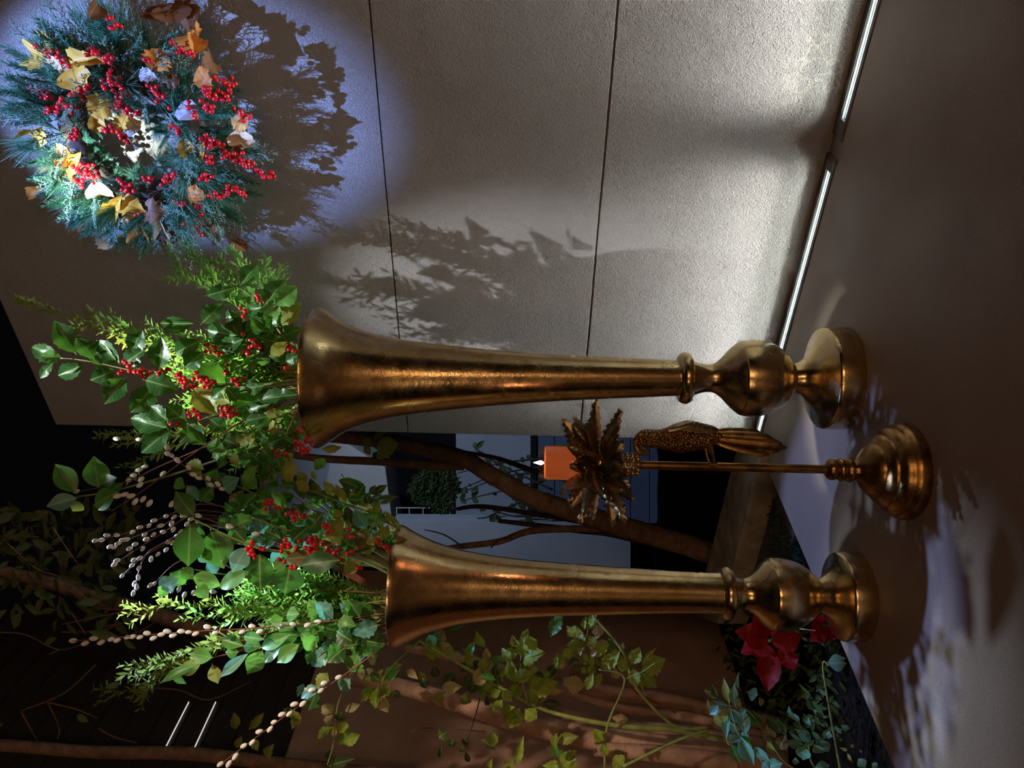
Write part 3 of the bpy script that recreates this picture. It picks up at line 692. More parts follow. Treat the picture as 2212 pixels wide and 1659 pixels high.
# ------------------------------------------------------------------ catkins
cm = MB()
cm.lathe(spline([(.0006, 0), (.20, .10), (.33, .32), (.36, .58), (.27, .83), (.10, .97), (.002, 1.0)], 14), seg=10)
CAT = cm.mesh('catkin', MT['catkin'])
def willow(crop, stem, cats, Y0, Y1, label, L=.0165, r0=.0021, group='pussy willow twigs'):
    f, s = C(crop); sp2 = spline(stem, 40); P = [W(*f(x, y), Y0 + (Y1 - Y0) * i / 40) for i, (x, y) in enumerate(sp2)]
    t = thing('pussy_willow_twig', P[0], label, 'branch', group)
    mb = MB(); mb.tube(P, [r0 * (1 - .6 * i / 40) for i in range(41)], 6); mb.build('stem', MT['redstem'], t)
    for x, y in cats:
        k = min(range(41), key=lambda i: (sp2[i][0] - x) ** 2 + (sp2[i][1] - y) ** 2); k = min(k, 39)
        c = W(*f(x, y), Y0 + (Y1 - Y0) * k / 40 + U(-.004, .004)); d = (P[k + 1] - P[k]).normalized()
        d = (d + (c - P[k]).normalized() * .35).normalized() if (c - P[k]).length > 1e-4 else d
        l = L * U(.88, 1.12)
        put('catkin', CAT, frame_mtx(c - d * l * .5, perp(d)[0], d, l * .82, l * .82, l), t)
    return t

# ------------------------------------------------------------------ arrangement in the taller vase
YT, YS = 1.86, 1.75
mouthT = tall_b + tall_T @ Vector((0, 0, 1.22)); mouthS = short_b + Vector((0, 0, 0.98))
def holly(label, stem, Y0, Y1, leaves, crop, bers=(), mat='holly', kind='holly', r0=.0032, name='holly_branch', stemmat='stem', extra=None, dY=.03, jit=.45, Yb=None):
    f, s = C(crop); t = thing(name, W(*f(*stem[0]), Y0), label, 'branch', 'broad-leaved branches in the vases')
    stem_px(t, crop, stem, Y0, Y1, r0, r0 * .45, MT[stemmat])
    ym = (Y0 + Y1) / 2
    leaves_px(t, crop, leaves, Y1 if Yb is None else Yb, kind, MT[mat], dY, jit)
    if bers: berries(t, crop, bers, (Y1 if Yb is None else Yb) - .015)
    if extra: extra(t)
    return t
holly('longest holly branch arching from the taller vase, berries along its middle',
      [(1885, 870), (1650, 905), (1430, 905), (1200, 885), (1000, 850), (760, 800), (630, 770), (480, 745), (380, 738)], 1.84, 1.78,
      [(380, 735, 180, 670, 95), (385, 735, 255, 725, 75, 'hollylit'), (475, 705, 345, 505, 120), (590, 740, 480, 600, 100), (750, 770, 600, 625, 110), (530, 780, 360, 850, 90), (720, 815, 570, 880, 105),
       (790, 865, 655, 1025, 120), (780, 775, 895, 690, 95), (830, 695, 890, 560, 100), (1005, 800, 1010, 605, 115), (1100, 710, 1250, 630, 105), (1160, 800, 1275, 700, 95), (1240, 780, 1415, 885, 120),
       (910, 875, 1100, 930, 125, 'holly'), (965, 910, 825, 1085, 130), (330, 770, 240, 870, 50), (640, 780, 560, 690, 60)], 2,
      [(800, 790, 870, 800, 9), (850, 830, 930, 850, 13), (985, 825, 1050, 820, 7), (1095, 870, 1150, 850, 6), (1150, 890, 1250, 900, 14), (1225, 850, 1290, 850, 8), (1290, 895, 1350, 905, 9), (1465, 890, 1520, 900, 9), (770, 830, 790, 830, 2)])
holly('holly branch leaning left out of the taller vase, berries beside its tip leaves',
      [(1885, 930), (1650, 1010), (1400, 1080), (1180, 1150), (1050, 1180)], 1.84, 1.80,
      [(1045, 1125, 945, 1040, 95), (1170, 1130, 1040, 1035, 95), (1040, 1175, 805, 1115, 105), (1065, 1190, 885, 1335, 115), (1180, 1190, 1290, 1270, 105), (1120, 1150, 1230, 1130, 80), (1550, 1060, 1680, 1030, 80),
       (1380, 1235, 1500, 1290, 90), (1640, 1000, 1860, 960, 80), (1450, 1075, 1560, 1010, 75), (1320, 1120, 1420, 1200, 90), (1600, 1180, 1720, 1130, 90), (1720, 1230, 1820, 1290, 90), (1240, 1180, 1130, 1260, 85)], 2,
      [(1195, 1075, 1260, 1085, 11), (1090, 1130, 1130, 1125, 6), (1380, 1070, 1480, 1090, 10)])
holly('holly branch beside the wall on the right of the taller vase, broad dark leaves',
      [(1890, 760), (1750, 560), (1640, 430), (1560, 330), (1480, 290)], 1.88, 1.86,
      [(1210, 520, 1005, 520, 90), (1270, 520, 1390, 395, 105), (1300, 560, 1485, 600, 120), (1390, 685, 1515, 620, 85), (1300, 345, 1468, 300, 85), (1520, 270, 1620, 145, 100), (1510, 290, 1590, 395, 85, 'hollylit'),
       (1665, 405, 1795, 245, 120), (1735, 405, 1865, 285, 110, 'hollylit'), (1735, 525, 1890, 390, 115, 'olive'), (1540, 570, 1690, 505, 100), (1420, 485, 1510, 475, 85), (1630, 610, 1800, 660, 95), (1800, 700, 1910, 795, 90),
       (1660, 560, 1580, 480, 80), (1560, 440, 1640, 420, 70), (1770, 600, 1880, 560, 85)], 2,
      [(1600, 345, 1640, 365, 7), (1530, 440, 1545, 475, 6), (1705, 425, 1735, 440, 4), (1580, 635, 1620, 655, 9), (1530, 700, 1560, 740, 5), (1755, 690, 1780, 710, 3), (1800, 650, 1840, 670, 6), (1285, 670, 1385, 700, 13), (1410, 800, 1430, 830, 5), (1520, 590, 1530, 590, 1), (1790, 790, 1810, 800, 2)])
holly('yellow green curled leaf spray at the heart of the taller vase',
      [(1885, 900), (1600, 930), (1430, 960), (1250, 950)], 1.83, 1.78,
      [(1215, 930, 1365, 1095, 110, 'olive'), (1330, 990, 1430, 915, 85), (1425, 920, 1495, 1005, 85), (1540, 930, 1655, 910, 85), (1240, 925, 1330, 960, 70, 'olive'), (1380, 960, 1440, 1020, 80, 'olive'), (1700, 720, 1800, 640, 70, 'olive'), (1800, 760, 1870, 720, 60)], 2)
holly('laurel branch with pale rounded leaves reaching up into the dark',
      [(1890, 1180), (1500, 1330), (1150, 1450), (800, 1550), (620, 1590), (480, 1610), (420, 1620)], 1.86, 1.80,
      [(475, 1580, 345, 1402, 110, 'hollylit'), (618, 1550, 590, 1362, 125, 'hollylit'), (590, 1665, 720, 1580, 115, 'hollylit'), (640, 1530, 718, 1490, 70), (480, 1620, 290, 1670, 90, 'teal'), (500, 1640, 460, 1700, 80, 'olive'), (690, 1570, 770, 1530, 60)], 2, kind='oval', name='laurel_branch')
holly('mid green leaf spray with red berries on the taller vase left lip',
      [(1900, 1100), (1800, 1250), (1600, 1300), (1300, 1350)], 1.80, 1.77,
      [(560, 350, 690, 240, 95, 'olive'), (420, 310, 640, 240, 110), (640, 125, 845, 80, 100), (830, 85, 955, 20, 75, 'olive'), (280, 330, 450, 400, 110, 'hollylit'), (990, 605, 1105, 510, 115, 'olive'), (960, 570, 925, 435, 95), (1335, 385, 1525, 370, 65, 'olive'),
       (1275, 480, 1375, 545, 115, 'hollylit'), (1150, 300, 1235, 225, 115), (790, 380, 870, 470, 100), (700, 440, 800, 520, 95), (520, 420, 560, 530, 70, 'olive'), (420, 400, 330, 480, 80, 'hollylit'), (390, 560, 460, 430, 70), (850, 330, 1000, 280, 110), (640, 520, 740, 590, 100), (900, 240, 1080, 330, 120), (110, 160, 260, 330, 120)], 8,
      [(1100, 340, 1200, 400, 22), (1130, 210, 1145, 215, 2), (900, 410, 1000, 400, 6), (1200, 320, 1230, 330, 4), (440, 20, 550, 60, 9)])
# ------------------------------------------------------------------ arrangement in the shorter vase
holly('holly branch hanging its largest dark leaves left above the shorter vase',
      [(1990, 1540), (1600, 1370), (1100, 1340), (780, 1300), (480, 1180), (170, 1030)], 1.72, 1.66,
      [(130, 1095, 110, 1470, 225), (325, 1140, 440, 1480, 240), (650, 1290, 515, 1515, 155, 'teal'), (770, 1345, 770, 1690, 215), (1050, 1460, 1000, 1720, 250), (1010, 1390, 1285, 1370, 115, 'brownleaf'), (1150, 1450, 1495, 1400, 175),
       (1540, 1510, 1700, 1415, 110, 'olive'), (160, 990, -15, 775, 160), (900, 1480, 1020, 1400, 100, 'hollylit'), (230, 1300, 330, 1420, 90, 'hollylit'), (300, 1370, 375, 1530, 80, 'teal'), (210, 1100, 240, 1260, 70)], 8,
      [(690, 1230, 770, 1290, 6), (680, 1340, 760, 1360, 6), (980, 1310, 1020, 1340, 4), (950, 1400, 970, 1410, 2), (1020, 1440, 1100, 1450, 4), (1650, 1450, 1680, 1460, 2)], kind='oval', name='laurel_branch', stemmat='greenstem')
holly('holly branch thick with red berries rising from the right lip of the shorter vase',
      [(2000, 1500), (1750, 1390), (1500, 1320), (1250, 1180), (1000, 1120), (700, 1010)], 1.70, 1.68,
      [(1205, 1155, 1335, 985, 135), (1060, 1235, 1205, 1100, 125), (1630, 1325, 1705, 1125, 160, 'brownleaf'), (1645, 1290, 1525, 1210, 115), (1395, 1170, 1535, 1035, 140, 'olive'), (1420, 1180, 1545, 1235, 110, 'olive'), (1440, 1015, 1545, 960, 80, 'olive'),
       (1750, 1115, 1645, 935, 115, 'teal'), (1805, 1105, 1855, 955, 160), (1860, 1195, 1795, 1130, 65, 'teal'), (1880, 1225, 1900, 1085, 95, 'olive'), (2000, 1235, 2115, 1212, 60, 'brownleaf'), (1900, 1200, 2040, 1240, 90), (1490, 1350, 1590, 1290, 80, 'brownleaf'),
       (1270, 1290, 1380, 1260, 80), (1100, 1130, 1150, 1240, 90), (820, 1130, 960, 1200, 120), (880, 1180, 1010, 1120, 120), (540, 1130, 640, 1240, 140), (1080, 980, 1160, 1080, 110, 'hollylit'), (1760, 1190, 1820, 1260, 70, 'olive')], 8,
      [(990, 1220, 1040, 1260, 9), (1180, 1200, 1280, 1240, 9), (1210, 1290, 1290, 1310, 12), (1350, 1260, 1440, 1280, 9), (1420, 1340, 1490, 1380, 12), (1570, 1330, 1610, 1340, 4), (1360, 1100, 1400, 1120, 6), (1060, 970, 1130, 1000, 7), (1160, 1020, 1210, 1040, 4), (810, 890, 900, 900, 9), (1850, 1240, 1880, 1260, 2), (1900, 1290, 1970, 1320, 6), (1090, 1280, 1120, 1285, 2), (1570, 1150, 1600, 1170, 3)])
holly('tangle of dark glossy leaves filling the space between both vases',
      [(1990, 1450), (1300, 1080), (900, 880), (500, 700), (100, 600)], 1.80, 1.74,
      [(520, 935, 610, 765, 120, 'brownleaf'), (560, 965, 735, 800, 165), (715, 1010, 905, 1030, 100), (895, 930, 1035, 1075, 155), (875, 760, 1025, 925, 80, 'hollylit'), (720, 790, 895, 860, 130), (600, 620, 745, 745, 120, 'hollylit'), (440, 745, 575, 650, 140, 'teal'),
       (370, 600, 465, 725, 110), (105, 515, 255, 570, 110, 'olive'), (100, 720, 205, 840, 90, 'teal'), (230, 865, 335, 730, 120), (390, 1110, 540, 960, 110, 'teal'), (480, 1120, 700, 1010, 150), (860, 1080, 1010, 1160, 160), (700, 900, 850, 1000, 130), (300, 740, 400, 640, 100),
       (0, 660, 80, 740, 100, 'hollylit'), (640, 660, 720, 560, 90, 'hollylit'), (800, 700, 880, 600, 90), (960, 860, 1080, 800, 100), (1080, 900, 1160, 1000, 110), (770, 1130, 640, 1060, 110, 'teal')], 8, dY=.05)
holly('row of small pale oval leaves arching between the vase rims',
      [(2060, 1130), (1800, 980), (1560, 890), (1330, 800), (1100, 700), (980, 620)], 1.74, 1.78,
      [(1195, 690, 1125, 588, 75), (1225, 765, 1105, 678, 82), (1335, 795, 1215, 688, 80), (1465, 810, 1355, 678, 78), (1565, 885, 1468, 708, 64), (1685, 905, 1597, 785, 78), (1715, 915, 1655, 800, 60), (1805, 955, 1715, 885, 62), (1895, 975, 1808, 898, 52), (2070, 1115, 1925, 955, 44), (1285, 665, 1248, 578, 42),
       (1480, 835, 1280, 775, 70, 'holly'), (1500, 850, 1130, 800, 75, 'holly'), (1100, 725, 955, 712, 50, 'holly'), (1600, 940, 1450, 930, 70, 'holly'), (1080, 680, 980, 610, 60), (1960, 1080, 1910, 960, 50), (2040, 1150, 1960, 1090, 60), (1390, 850, 1240, 850, 60, 'holly')], 8, mat='olive', kind='oval', name='privet_branch', jit=.3)
holly('leafy shoot with black-green leaflets silhouetted on the pale beam between the vases',
      [(1840, 920), (1800, 850), (1780, 800)], 1.84, 1.84,
      [(1785, 800, 1835, 712, 50), (1790, 800, 1945, 712, 60), (1770, 810, 1690, 815, 50), (1770, 830, 1720, 870, 45), (1830, 870, 2030, 820, 70), (1800, 860, 1880, 810, 60), (1860, 910, 1840, 850, 50)], 8, mat='shrubdark', kind='long', name='leafy_shoot', jit=.2)
holly('bright green shoot lit white at the upper edge of the shorter vase foliage',
      [(2000, 560), (1700, 480), (1400, 440), (1150, 400)], 1.80, 1.72,
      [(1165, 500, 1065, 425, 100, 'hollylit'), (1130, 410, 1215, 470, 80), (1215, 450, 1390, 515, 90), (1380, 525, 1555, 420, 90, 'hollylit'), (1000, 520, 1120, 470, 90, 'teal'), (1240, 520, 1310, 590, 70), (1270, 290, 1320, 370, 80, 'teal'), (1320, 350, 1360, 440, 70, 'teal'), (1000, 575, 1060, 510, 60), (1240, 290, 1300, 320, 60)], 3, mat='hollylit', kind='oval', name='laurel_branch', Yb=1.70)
holly('red-stemmed shoot with long bright leaves on the left of the shorter vase',
      [(2420, 760), (2000, 790), (1720, 872), (1400, 950), (1230, 990)], 1.78, 1.70,
      [(1720, 875, 1885, 800, 95), (1640, 905, 1815, 820, 80), (1640, 900, 1520, 880, 80), (1500, 930, 1408, 935, 62), (1335, 965, 1192, 938, 85), (1262, 1000, 1112, 1065, 75, 'olive'), (1240, 1010, 985, 1115, 55), (1560, 940, 1378, 1092, 60, 'teal'), (1650, 920, 1555, 1075, 100),
       (1780, 880, 1640, 1005, 70, 'teal'), (1530, 832, 1660, 850, 60, 'hollylit'), (1390, 850, 1530, 890, 75), (1335, 1010, 1370, 1130, 70, 'olive'), (1290, 900, 1310, 970, 40), (1880, 880, 1730, 1000, 90), (1900, 850, 2000, 900, 80), (1080, 1080, 1170, 1130, 35), (1840, 830, 1760, 740, 80), (1800, 700, 1880, 690, 80), (1700, 740, 1780, 720, 70)], 3, mat='hollylit', kind='long', name='laurel_branch', stemmat='redstem', r0=.0026)
holly('broad leaves drooping over the left lip of the shorter vase',
      [(2450, 800), (2250, 880), (2100, 900), (2000, 960)], 1.74, 1.70,
      [(2170, 900, 2060, 990, 110), (2090, 900, 1940, 1030, 90, 'teal'), (2210, 860, 2110, 800, 110), (2250, 950, 2200, 1060, 120, 'hollylit'), (2300, 860, 2420, 880, 110), (2200, 1100, 2130, 1170, 80, 'teal'), (2060, 1060, 1990, 1150, 70, 'olive'), (2010, 1150, 1880, 1210, 70, 'teal'), (2280, 780, 2370, 730, 90), (2120, 740, 2220, 760, 90, 'hollylit'), (1990, 1180, 1940, 1300, 90), (1830, 1290, 1890, 1390, 50, 'olive')], 3, mat='holly', kind='toothed', name='laurel_branch')

# inner fill: leafy branches deep in the arrangement
def fill(label, base, region, n, Y, name, mats, kind='holly', crop=8):
    f, s = C(crop); t = thing(name, W(*f(*base), Y), label, 'branch', 'broad-leaved branches in the vases')
    rr = random.Random(len(label) * 7); x0, y0, x1, y1 = region
    tips = [(rr.uniform(x0, x1), rr.uniform(y0, y1)) for _ in range(max(3, n // 6))]
    for tx, ty in tips: stem_px(t, crop, [base, ((base[0] + tx) / 2, (base[1] + ty) / 2 + rr.uniform(-60, 60)), (tx, ty)], Y, Y + .03, .0024, .0012, MT['stem'])
    rows = []
    for i in range(n):
        tx, ty = tips[i % len(tips)]; q = rr.uniform(.25, 1.0); bx, by = base[0] + (tx - base[0]) * q, base[1] + (ty - base[1]) * q
        a = math.atan2(ty - base[1], tx - base[0]) + rr.choice((-1, 1)) * rr.uniform(.3, 1.2); l = rr.uniform(110, 190)
        rows.append((bx, by, bx + l * math.cos(a), by + l * math.sin(a), l * rr.uniform(.45, .62), rr.choice(mats)))
    leaves_px(t, crop, rows, Y, kind, MT['holly'], .06, .6)
    return t
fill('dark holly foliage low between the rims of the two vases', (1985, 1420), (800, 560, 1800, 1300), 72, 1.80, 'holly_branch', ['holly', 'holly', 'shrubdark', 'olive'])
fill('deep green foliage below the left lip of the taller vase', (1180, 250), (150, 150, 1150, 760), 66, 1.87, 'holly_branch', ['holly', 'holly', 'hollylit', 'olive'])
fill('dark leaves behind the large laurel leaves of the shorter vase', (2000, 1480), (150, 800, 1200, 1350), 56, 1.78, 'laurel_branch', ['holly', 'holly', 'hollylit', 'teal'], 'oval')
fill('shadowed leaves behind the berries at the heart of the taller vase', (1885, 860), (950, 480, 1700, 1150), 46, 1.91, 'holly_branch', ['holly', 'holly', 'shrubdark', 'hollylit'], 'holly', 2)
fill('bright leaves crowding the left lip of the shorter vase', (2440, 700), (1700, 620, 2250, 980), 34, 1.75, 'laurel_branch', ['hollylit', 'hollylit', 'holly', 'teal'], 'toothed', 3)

# ------------------------------------------------------------------ fine sprigs
GT, GS = 'fine-leaved evergreen sprigs in the taller vase', 'fine-leaved evergreen sprigs in the shorter vase'
mT = (1900, 850)
sprig(pxpath(2, [(1900, 860), (1300, 740), (800, 610), (400, 455), (105, 360)], 1.90, 1.92), 'tallest fine-leaved sprig curving up the wall from the taller vase', GT, mat='sprigolive', L=.028, w=.0095, start=.35, side=5)
sprig(pxpath(2, [(1900, 850), (1500, 760), (1100, 640), (820, 560), (690, 430)], 1.90, 1.93), 'forked sprig just below the tallest one on the taller vase', GT, side=5, start=.3)
FAN = ['highest', 'third', 'fourth', 'sixth', 'seventh', 'lowest', 'fifth', 'second']
for i, (tx, ty, mx_, my) in enumerate([(1040, 150, 1500, 420), (1150, 90, 1550, 330), (1250, 80, 1560, 280), (1470, 55, 1680, 300), (1625, 90, 1740, 360), (1700, 200, 1790, 420), (1300, 230, 1600, 450), (1120, 180, 1480, 380)]):
    sprig(pxpath(2, [(1900, 720), (mx_, my), (tx, ty)], 1.90, 1.93 + .02 * (i % 3)), FAN[i] + ' sprig tip, counted from the top, in the fan beside the wreath', GT, L=.025, w=.009, side=4, start=.2)
for i in range(26):
    tx, ty = U(860, 1500), U(560, 1130)
    sprig(pxpath(2, [(1900, U(760, 960)), ((1900 + tx) / 2 + U(-40, 40), (ty + 860) / 2 + U(-40, 40)), (tx, ty)], 1.90, U(1.86, 2.0)), 'bright fine-leaved sprig packed in the middle of the taller vase', GT, side=3, start=.15)
for tx, ty, wh in ((590, 1210, 'highest'), (740, 1430, 'lowest'), (700, 1290, 'middle')):
    sprig(pxpath(2, [(1900, 1000), (1400, 1180), (tx, ty)], 1.92, 1.98), wh + ' of three dim olive sprigs in the dark beside the wall end', GT, mat='sprigolive', side=3, start=.45)
for i in range(13):
    tx, ty = U(1250, 1600), U(1150, 1420)
    sprig(pxpath(2, [(1910, U(980, 1100)), ((1900 + tx) / 2, (ty + 1080) / 2 + U(-30, 50)), (tx, ty)], 1.90, U(1.86, 1.98)), 'fine-leaved sprig low on the left of the taller vase', GT, side=3, start=.15)
mS = (2460, 600)
sprig(pxpath(3, [mS, (1900, 640), (1400, 640), (1000, 640), (745, 705)], 1.78, 1.80), 'long olive sprig reaching highest from the shorter vase', GS, mat='sprigolive', start=.3, side=5)
sprig(pxpath(3, [mS, (1900, 680), (1500, 690), (1120, 725)], 1.76, 1.76), 'bright sprig just below the longest one of the shorter vase', GS, start=.2, side=5)
sprig(pxpath(3, [(2460, 700), (1900, 720), (1400, 840), (1100, 960), (740, 1020)], 1.78, 1.78), 'yellow green sprig with a bushy tip on the left of the shorter vase', GS, mat='sprigolive', start=.35, side=7)
sprig(pxpath(3, [(2460, 720), (1900, 760), (1400, 900), (1000, 1080), (600, 1260)], 1.77, 1.76), 'sparse drooping sprig ending lowest left of the shorter vase foliage', GS, mat='sprigolive', start=.45, side=5, step=.014)
sprig(pxpath(3, [(2460, 720), (1900, 740), (1300, 920), (1050, 1040), (880, 1170)], 1.77, 1.77), 'leafy sprig crossing the bushy tip on the left of the shorter vase', GS, mat='sprigolive', start=.45, side=6)
for i in range(30):
    tx, ty = U(1280, 1900), U(380, 800)
    sprig(pxpath(3, [(2460, U(520, 800)), ((2460 + tx) / 2, (ty + 640) / 2 + U(-40, 40)), (tx, ty)], 1.78, U(1.74, 1.88)), 'bright fine-leaved sprig crowded in the mouth of the shorter vase', GS, side=3, start=.1)

# ------------------------------------------------------------------ pussy willow
willow(3, [(2420, 690), (2000, 745), (1600, 780), (1100, 808), (450, 862)], [(460, 858), (535, 875), (588, 845), (635, 870), (700, 850), (737, 857), (800, 838), (835, 833), (880, 838), (925, 812), (965, 843), (1015, 820), (1052, 800), (1088, 826), (1140, 800), (1185, 805), (1230, 815), (1305, 772), (1355, 808), (1525, 803), (1585, 768), (1635, 800), (1770, 770), (1845, 755), (1935, 760), (2000, 740)], 1.72, 1.64, 'straight pussy willow twig standing dark and tall from the shorter vase')
willow(3, [(2460, 860), (2200, 1050), (2000, 1185), (1700, 1400), (1380, 1640)], [(2130, 1088), (2040, 1125), (2018, 1172), (1963, 1168), (1905, 1255), (1850, 1258), (1820, 1318), (1772, 1322), (1722, 1370), (1698, 1415), (1630, 1430), (1587, 1498), (1533, 1520), (1480, 1587), (1440, 1633), (1385, 1635)], 1.72, 1.62, 'pussy willow twig drooping farthest left over the rendered wall')
for st_, cs, lab in (
    ([(2300, 480), (1700, 120), (1300, 0), (1045, 75), (835, 170), (600, 230)], [(600, 230), (640, 225), (672, 195), (735, 195), (835, 175), (880, 145), (938, 135), (968, 103), (1045, 75), (1095, 80)], 'topmost pussy willow twig of the bright white fan'),
    ([(2300, 480), (1700, 140), (1250, 40), (1010, 140), (800, 225), (690, 270)], [(692, 268), (720, 270), (742, 247), (770, 225), (795, 222), (910, 190), (965, 192), (1010, 135), (1080, 122), (1150, 70), (1175, 125)], 'pussy willow twig next below the topmost of the bright fan'),
    ([(2300, 490), (1700, 160), (1250, 70), (1025, 180), (850, 290), (720, 378)], [(735, 355), (720, 378), (815, 280), (850, 252), (898, 280), (920, 220), (1025, 175), (1090, 160), (1200, 95)], 'middle pussy willow twig of the bright fan with a bare stretch before its tip'),
    ([(2300, 500), (1700, 190), (1300, 90), (1060, 240), (900, 330), (768, 450)], [(768, 450), (830, 385), (843, 350), (880, 340), (1060, 237), (1088, 242), (1140, 170), (1110, 200)], 'pussy willow twig second from the lower edge of the bright fan'),
    ([(2300, 510), (1700, 220), (1320, 130), (1000, 260), (900, 350), (838, 560)], [(838, 560), (860, 520), (845, 500), (870, 460), (875, 400), (950, 345), (993, 315), (1045, 287)], 'pussy willow twig hooking down at the lower edge of the bright fan'),
    ([(2400, 560), (1700, 500), (1300, 330), (1110, 370), (970, 500)], [(970, 500), (945, 510), (1160, 570), (1215, 555), (1125, 535), (1080, 545), (1280, 570), (1340, 550)], 'short pussy willow twig with the most brightly lit tip over green leaves')):
    willow(3, st_, cs, 1.76, 1.74, lab, L=.0150)
willow(2, [(1900, 960), (1500, 1150), (1200, 1350), (900, 1570), (700, 1700)], [(740, 1605), (785, 1595), (825, 1605), (850, 1640), (900, 1625), (940, 1650), (1080, 1655)], 1.82, 1.66, 'long red pussy willow stem slanting across from the taller vase', L=.0175)
willow(2, [(1900, 1000), (1600, 1600), (1395, 1560), (1250, 1480), (1115, 1380), (1040, 1290)], [(1050, 1300), (1055, 1340), (1080, 1350), (1115, 1380), (1185, 1425), (1215, 1470), (1250, 1490), (1310, 1495), (1325, 1535), (1370, 1530), (1395, 1560)], 1.80, 1.66, 'short pussy willow twig with grey catkins between the vases')
willow(2, [(1900, 1050), (1400, 1250), (1000, 1420), (810, 1510), (480, 1580)], [(875, 1440), (910, 1420), (840, 1475), (810, 1505), (888, 1500), (880, 1535), (480, 1575), (1025, 1465), (875, 1248), (735, 1245)], 1.84, 1.78, 'thin pussy willow twig with scattered white catkins behind the pale leaves')
willow(8, [(1990, 1500), (1400, 1240), (800, 1165), (480, 1090), (200, 1000), (60, 990)], [(75, 990), (205, 995), (495, 1093), (735, 1163)], 1.72, 1.66, 'nearly bare pussy willow twig with four plump catkins before the large leaves', L=.0175)

# ------------------------------------------------------------------ wreath
WR = thing('wreath', onwall(300, 280, .02), 'round evergreen Christmas wreath with red berries and dry brown leaves on the wall', 'wreath')
w_o = onwall(311, 280); w_x = -WD; w_z = Vector((0, 0, 1)); w_n = -WN
def wpt(r, th, off): return w_o + w_x * (r * math.cos(th)) + w_z * (r * math.sin(th)) + w_n * off
RM, RA = .152, .095
mb = MB(); ring = [wpt(RM, 2 * math.pi * i / 48, .055) for i in range(49)]; mb.tube(ring, .034, 10, cap=False, wob=.3); mb.build('wreath_frame', MT['darkbark'], WR)
def needle(mb, o, d, nrm, L, w):
    d = d.normalized(); s = d.cross(nrm); s = s.normalized() if s.length > 1e-5 else perp(d)[0]
    n = len(mb.v); mb.v += [tuple(o - s * w), tuple(o + s * w), tuple(o + d * L + s * w * .25), tuple(o + d * L - s * w * .25)]; mb.f.append((n, n + 1, n + 2, n + 3))
rw = random.Random(21)
def fir_mesh():
    mb = MB(); n = 26; mb.tube([(i / 6, 0, .06 * math.sin(i / 6 * 2)) for i in range(7)], .012, 4)
    for i in range(n):
        t = .02 + .96 * i / n; z = .06 * math.sin(t * 2); L = .26 * (1 - .45 * t)
        for sg in (-1, 1):
            for e in (-.3, .35, 1.0): needle(mb, Vector((t, 0, z)), Vector((.75, sg * rw.uniform(.6, 1), e + rw.uniform(-.2, .2))), Vector((0, 0, 1)), L * rw.uniform(.8, 1.1), .012)
    for e in range(6): needle(mb, Vector((1, 0, .055)), Vector((1, rw.uniform(-.5, .5), rw.uniform(-.3, .5))), Vector((0, 0, 1)), .16, .012)
    return mb.mesh('fir_sprig', MT['fir'])
def pine_mesh():
    mb = MB(); mb.tube([(0, 0, 0), (.3, 0, .02)], .016, 4)
    for i in range(64):
        o = Vector((rw.uniform(.05, .34), 0, .01)); a = rw.uniform(0, 6.28); s = rw.uniform(.1, .52)
        needle(mb, o, Vector((1, s * math.cos(a), s * math.sin(a) + .08)), Vector((rw.uniform(-1, 1), rw.uniform(-1, 1), 1)), rw.uniform(.55, .85), .0065)
    return mb.mesh('pine_tuft', MT['pine'])
def cedar_mesh():
    mb = MB(); 
    def run(o, d, L, dep):
        n = 5; pts = [o + d * (L * i / n) + Vector((0, 0, .02 * math.sin(i))) for i in range(n + 1)]
        mb.tube(pts, [.011 * (1 - .5 * i / n) * (1 if dep else 1.3) for i in range(n + 1)], 3, cap=False)
        if dep < 2:
            k = 9 if dep == 0 else 5
            for j in range(k):
                t = (j + .6) / k; sg = 1 if j % 2 else -1; a = rw.uniform(.55, .85) * sg
                dd = Vector((d.x * math.cos(a) - d.y * math.sin(a), d.x * math.sin(a) + d.y * math.cos(a), rw.uniform(-.15, .25))).normalized()
                run(o + d * L * t, dd, L * (.42 - .2 * t) * rw.uniform(.8, 1.1), dep + 1)
    run(Vector((0, 0, 0)), Vector((1, 0, 0)), 1, 0)
    return mb.mesh('cedar_frond', MT['cedar'])
FIR = [fir_mesh() for _ in range(3)]; PINE = [pine_mesh() for _ in range(3)]; CED = [cedar_mesh() for _ in range(4)]
rw = random.Random(33)
def wsprig(kind, L0, L1, rmax, out=None):
    th = rw.uniform(0, 2 * math.pi); ph = rw.uniform(-.25, 2.85)      # ph: around the ring tube, 0 = outward, pi/2 = off the wall
    r = RM + RA * .55 * math.cos(ph); off = .055 + .055 * math.sin(ph)
    o = wpt(r, th, max(off, .02)); rad = (w_x * math.cos(th) + w_z * math.sin(th)); tan = (-w_x * math.sin(th) + w_z * math.cos(th))
    d = rad * math.cos(ph) * 1.15 + w_n * max(.12, math.sin(ph) * .62) + tan * rw.uniform(-.9, .9) + rad * .15
    L = rw.uniform(L0, L1)
    if math.cos(ph) < -.2: L *= .40
    L *= .84
    if math.sin(th) < 0: L *= 1.08
    up = w_n + rad * .4 + Vector((rw.uniform(-.4, .4), rw.uniform(-.4, .4), rw.uniform(-.4, .4)))
    m = {'fir_sprig': FIR, 'pine_tuft': PINE, 'cedar_frond': CED}[kind][rw.randrange(3)]
    put(kind, m, frame_mtx(o, d, up, L, L * (.8 if kind != 'pine_tuft' else 1), L), WR)
for i in range(190): wsprig('fir_sprig', .085, .145, 0)
for i in range(90): wsprig('pine_tuft', .10, .165, 0)
for i in range(120): wsprig('cedar_frond', .10, .17, 0)
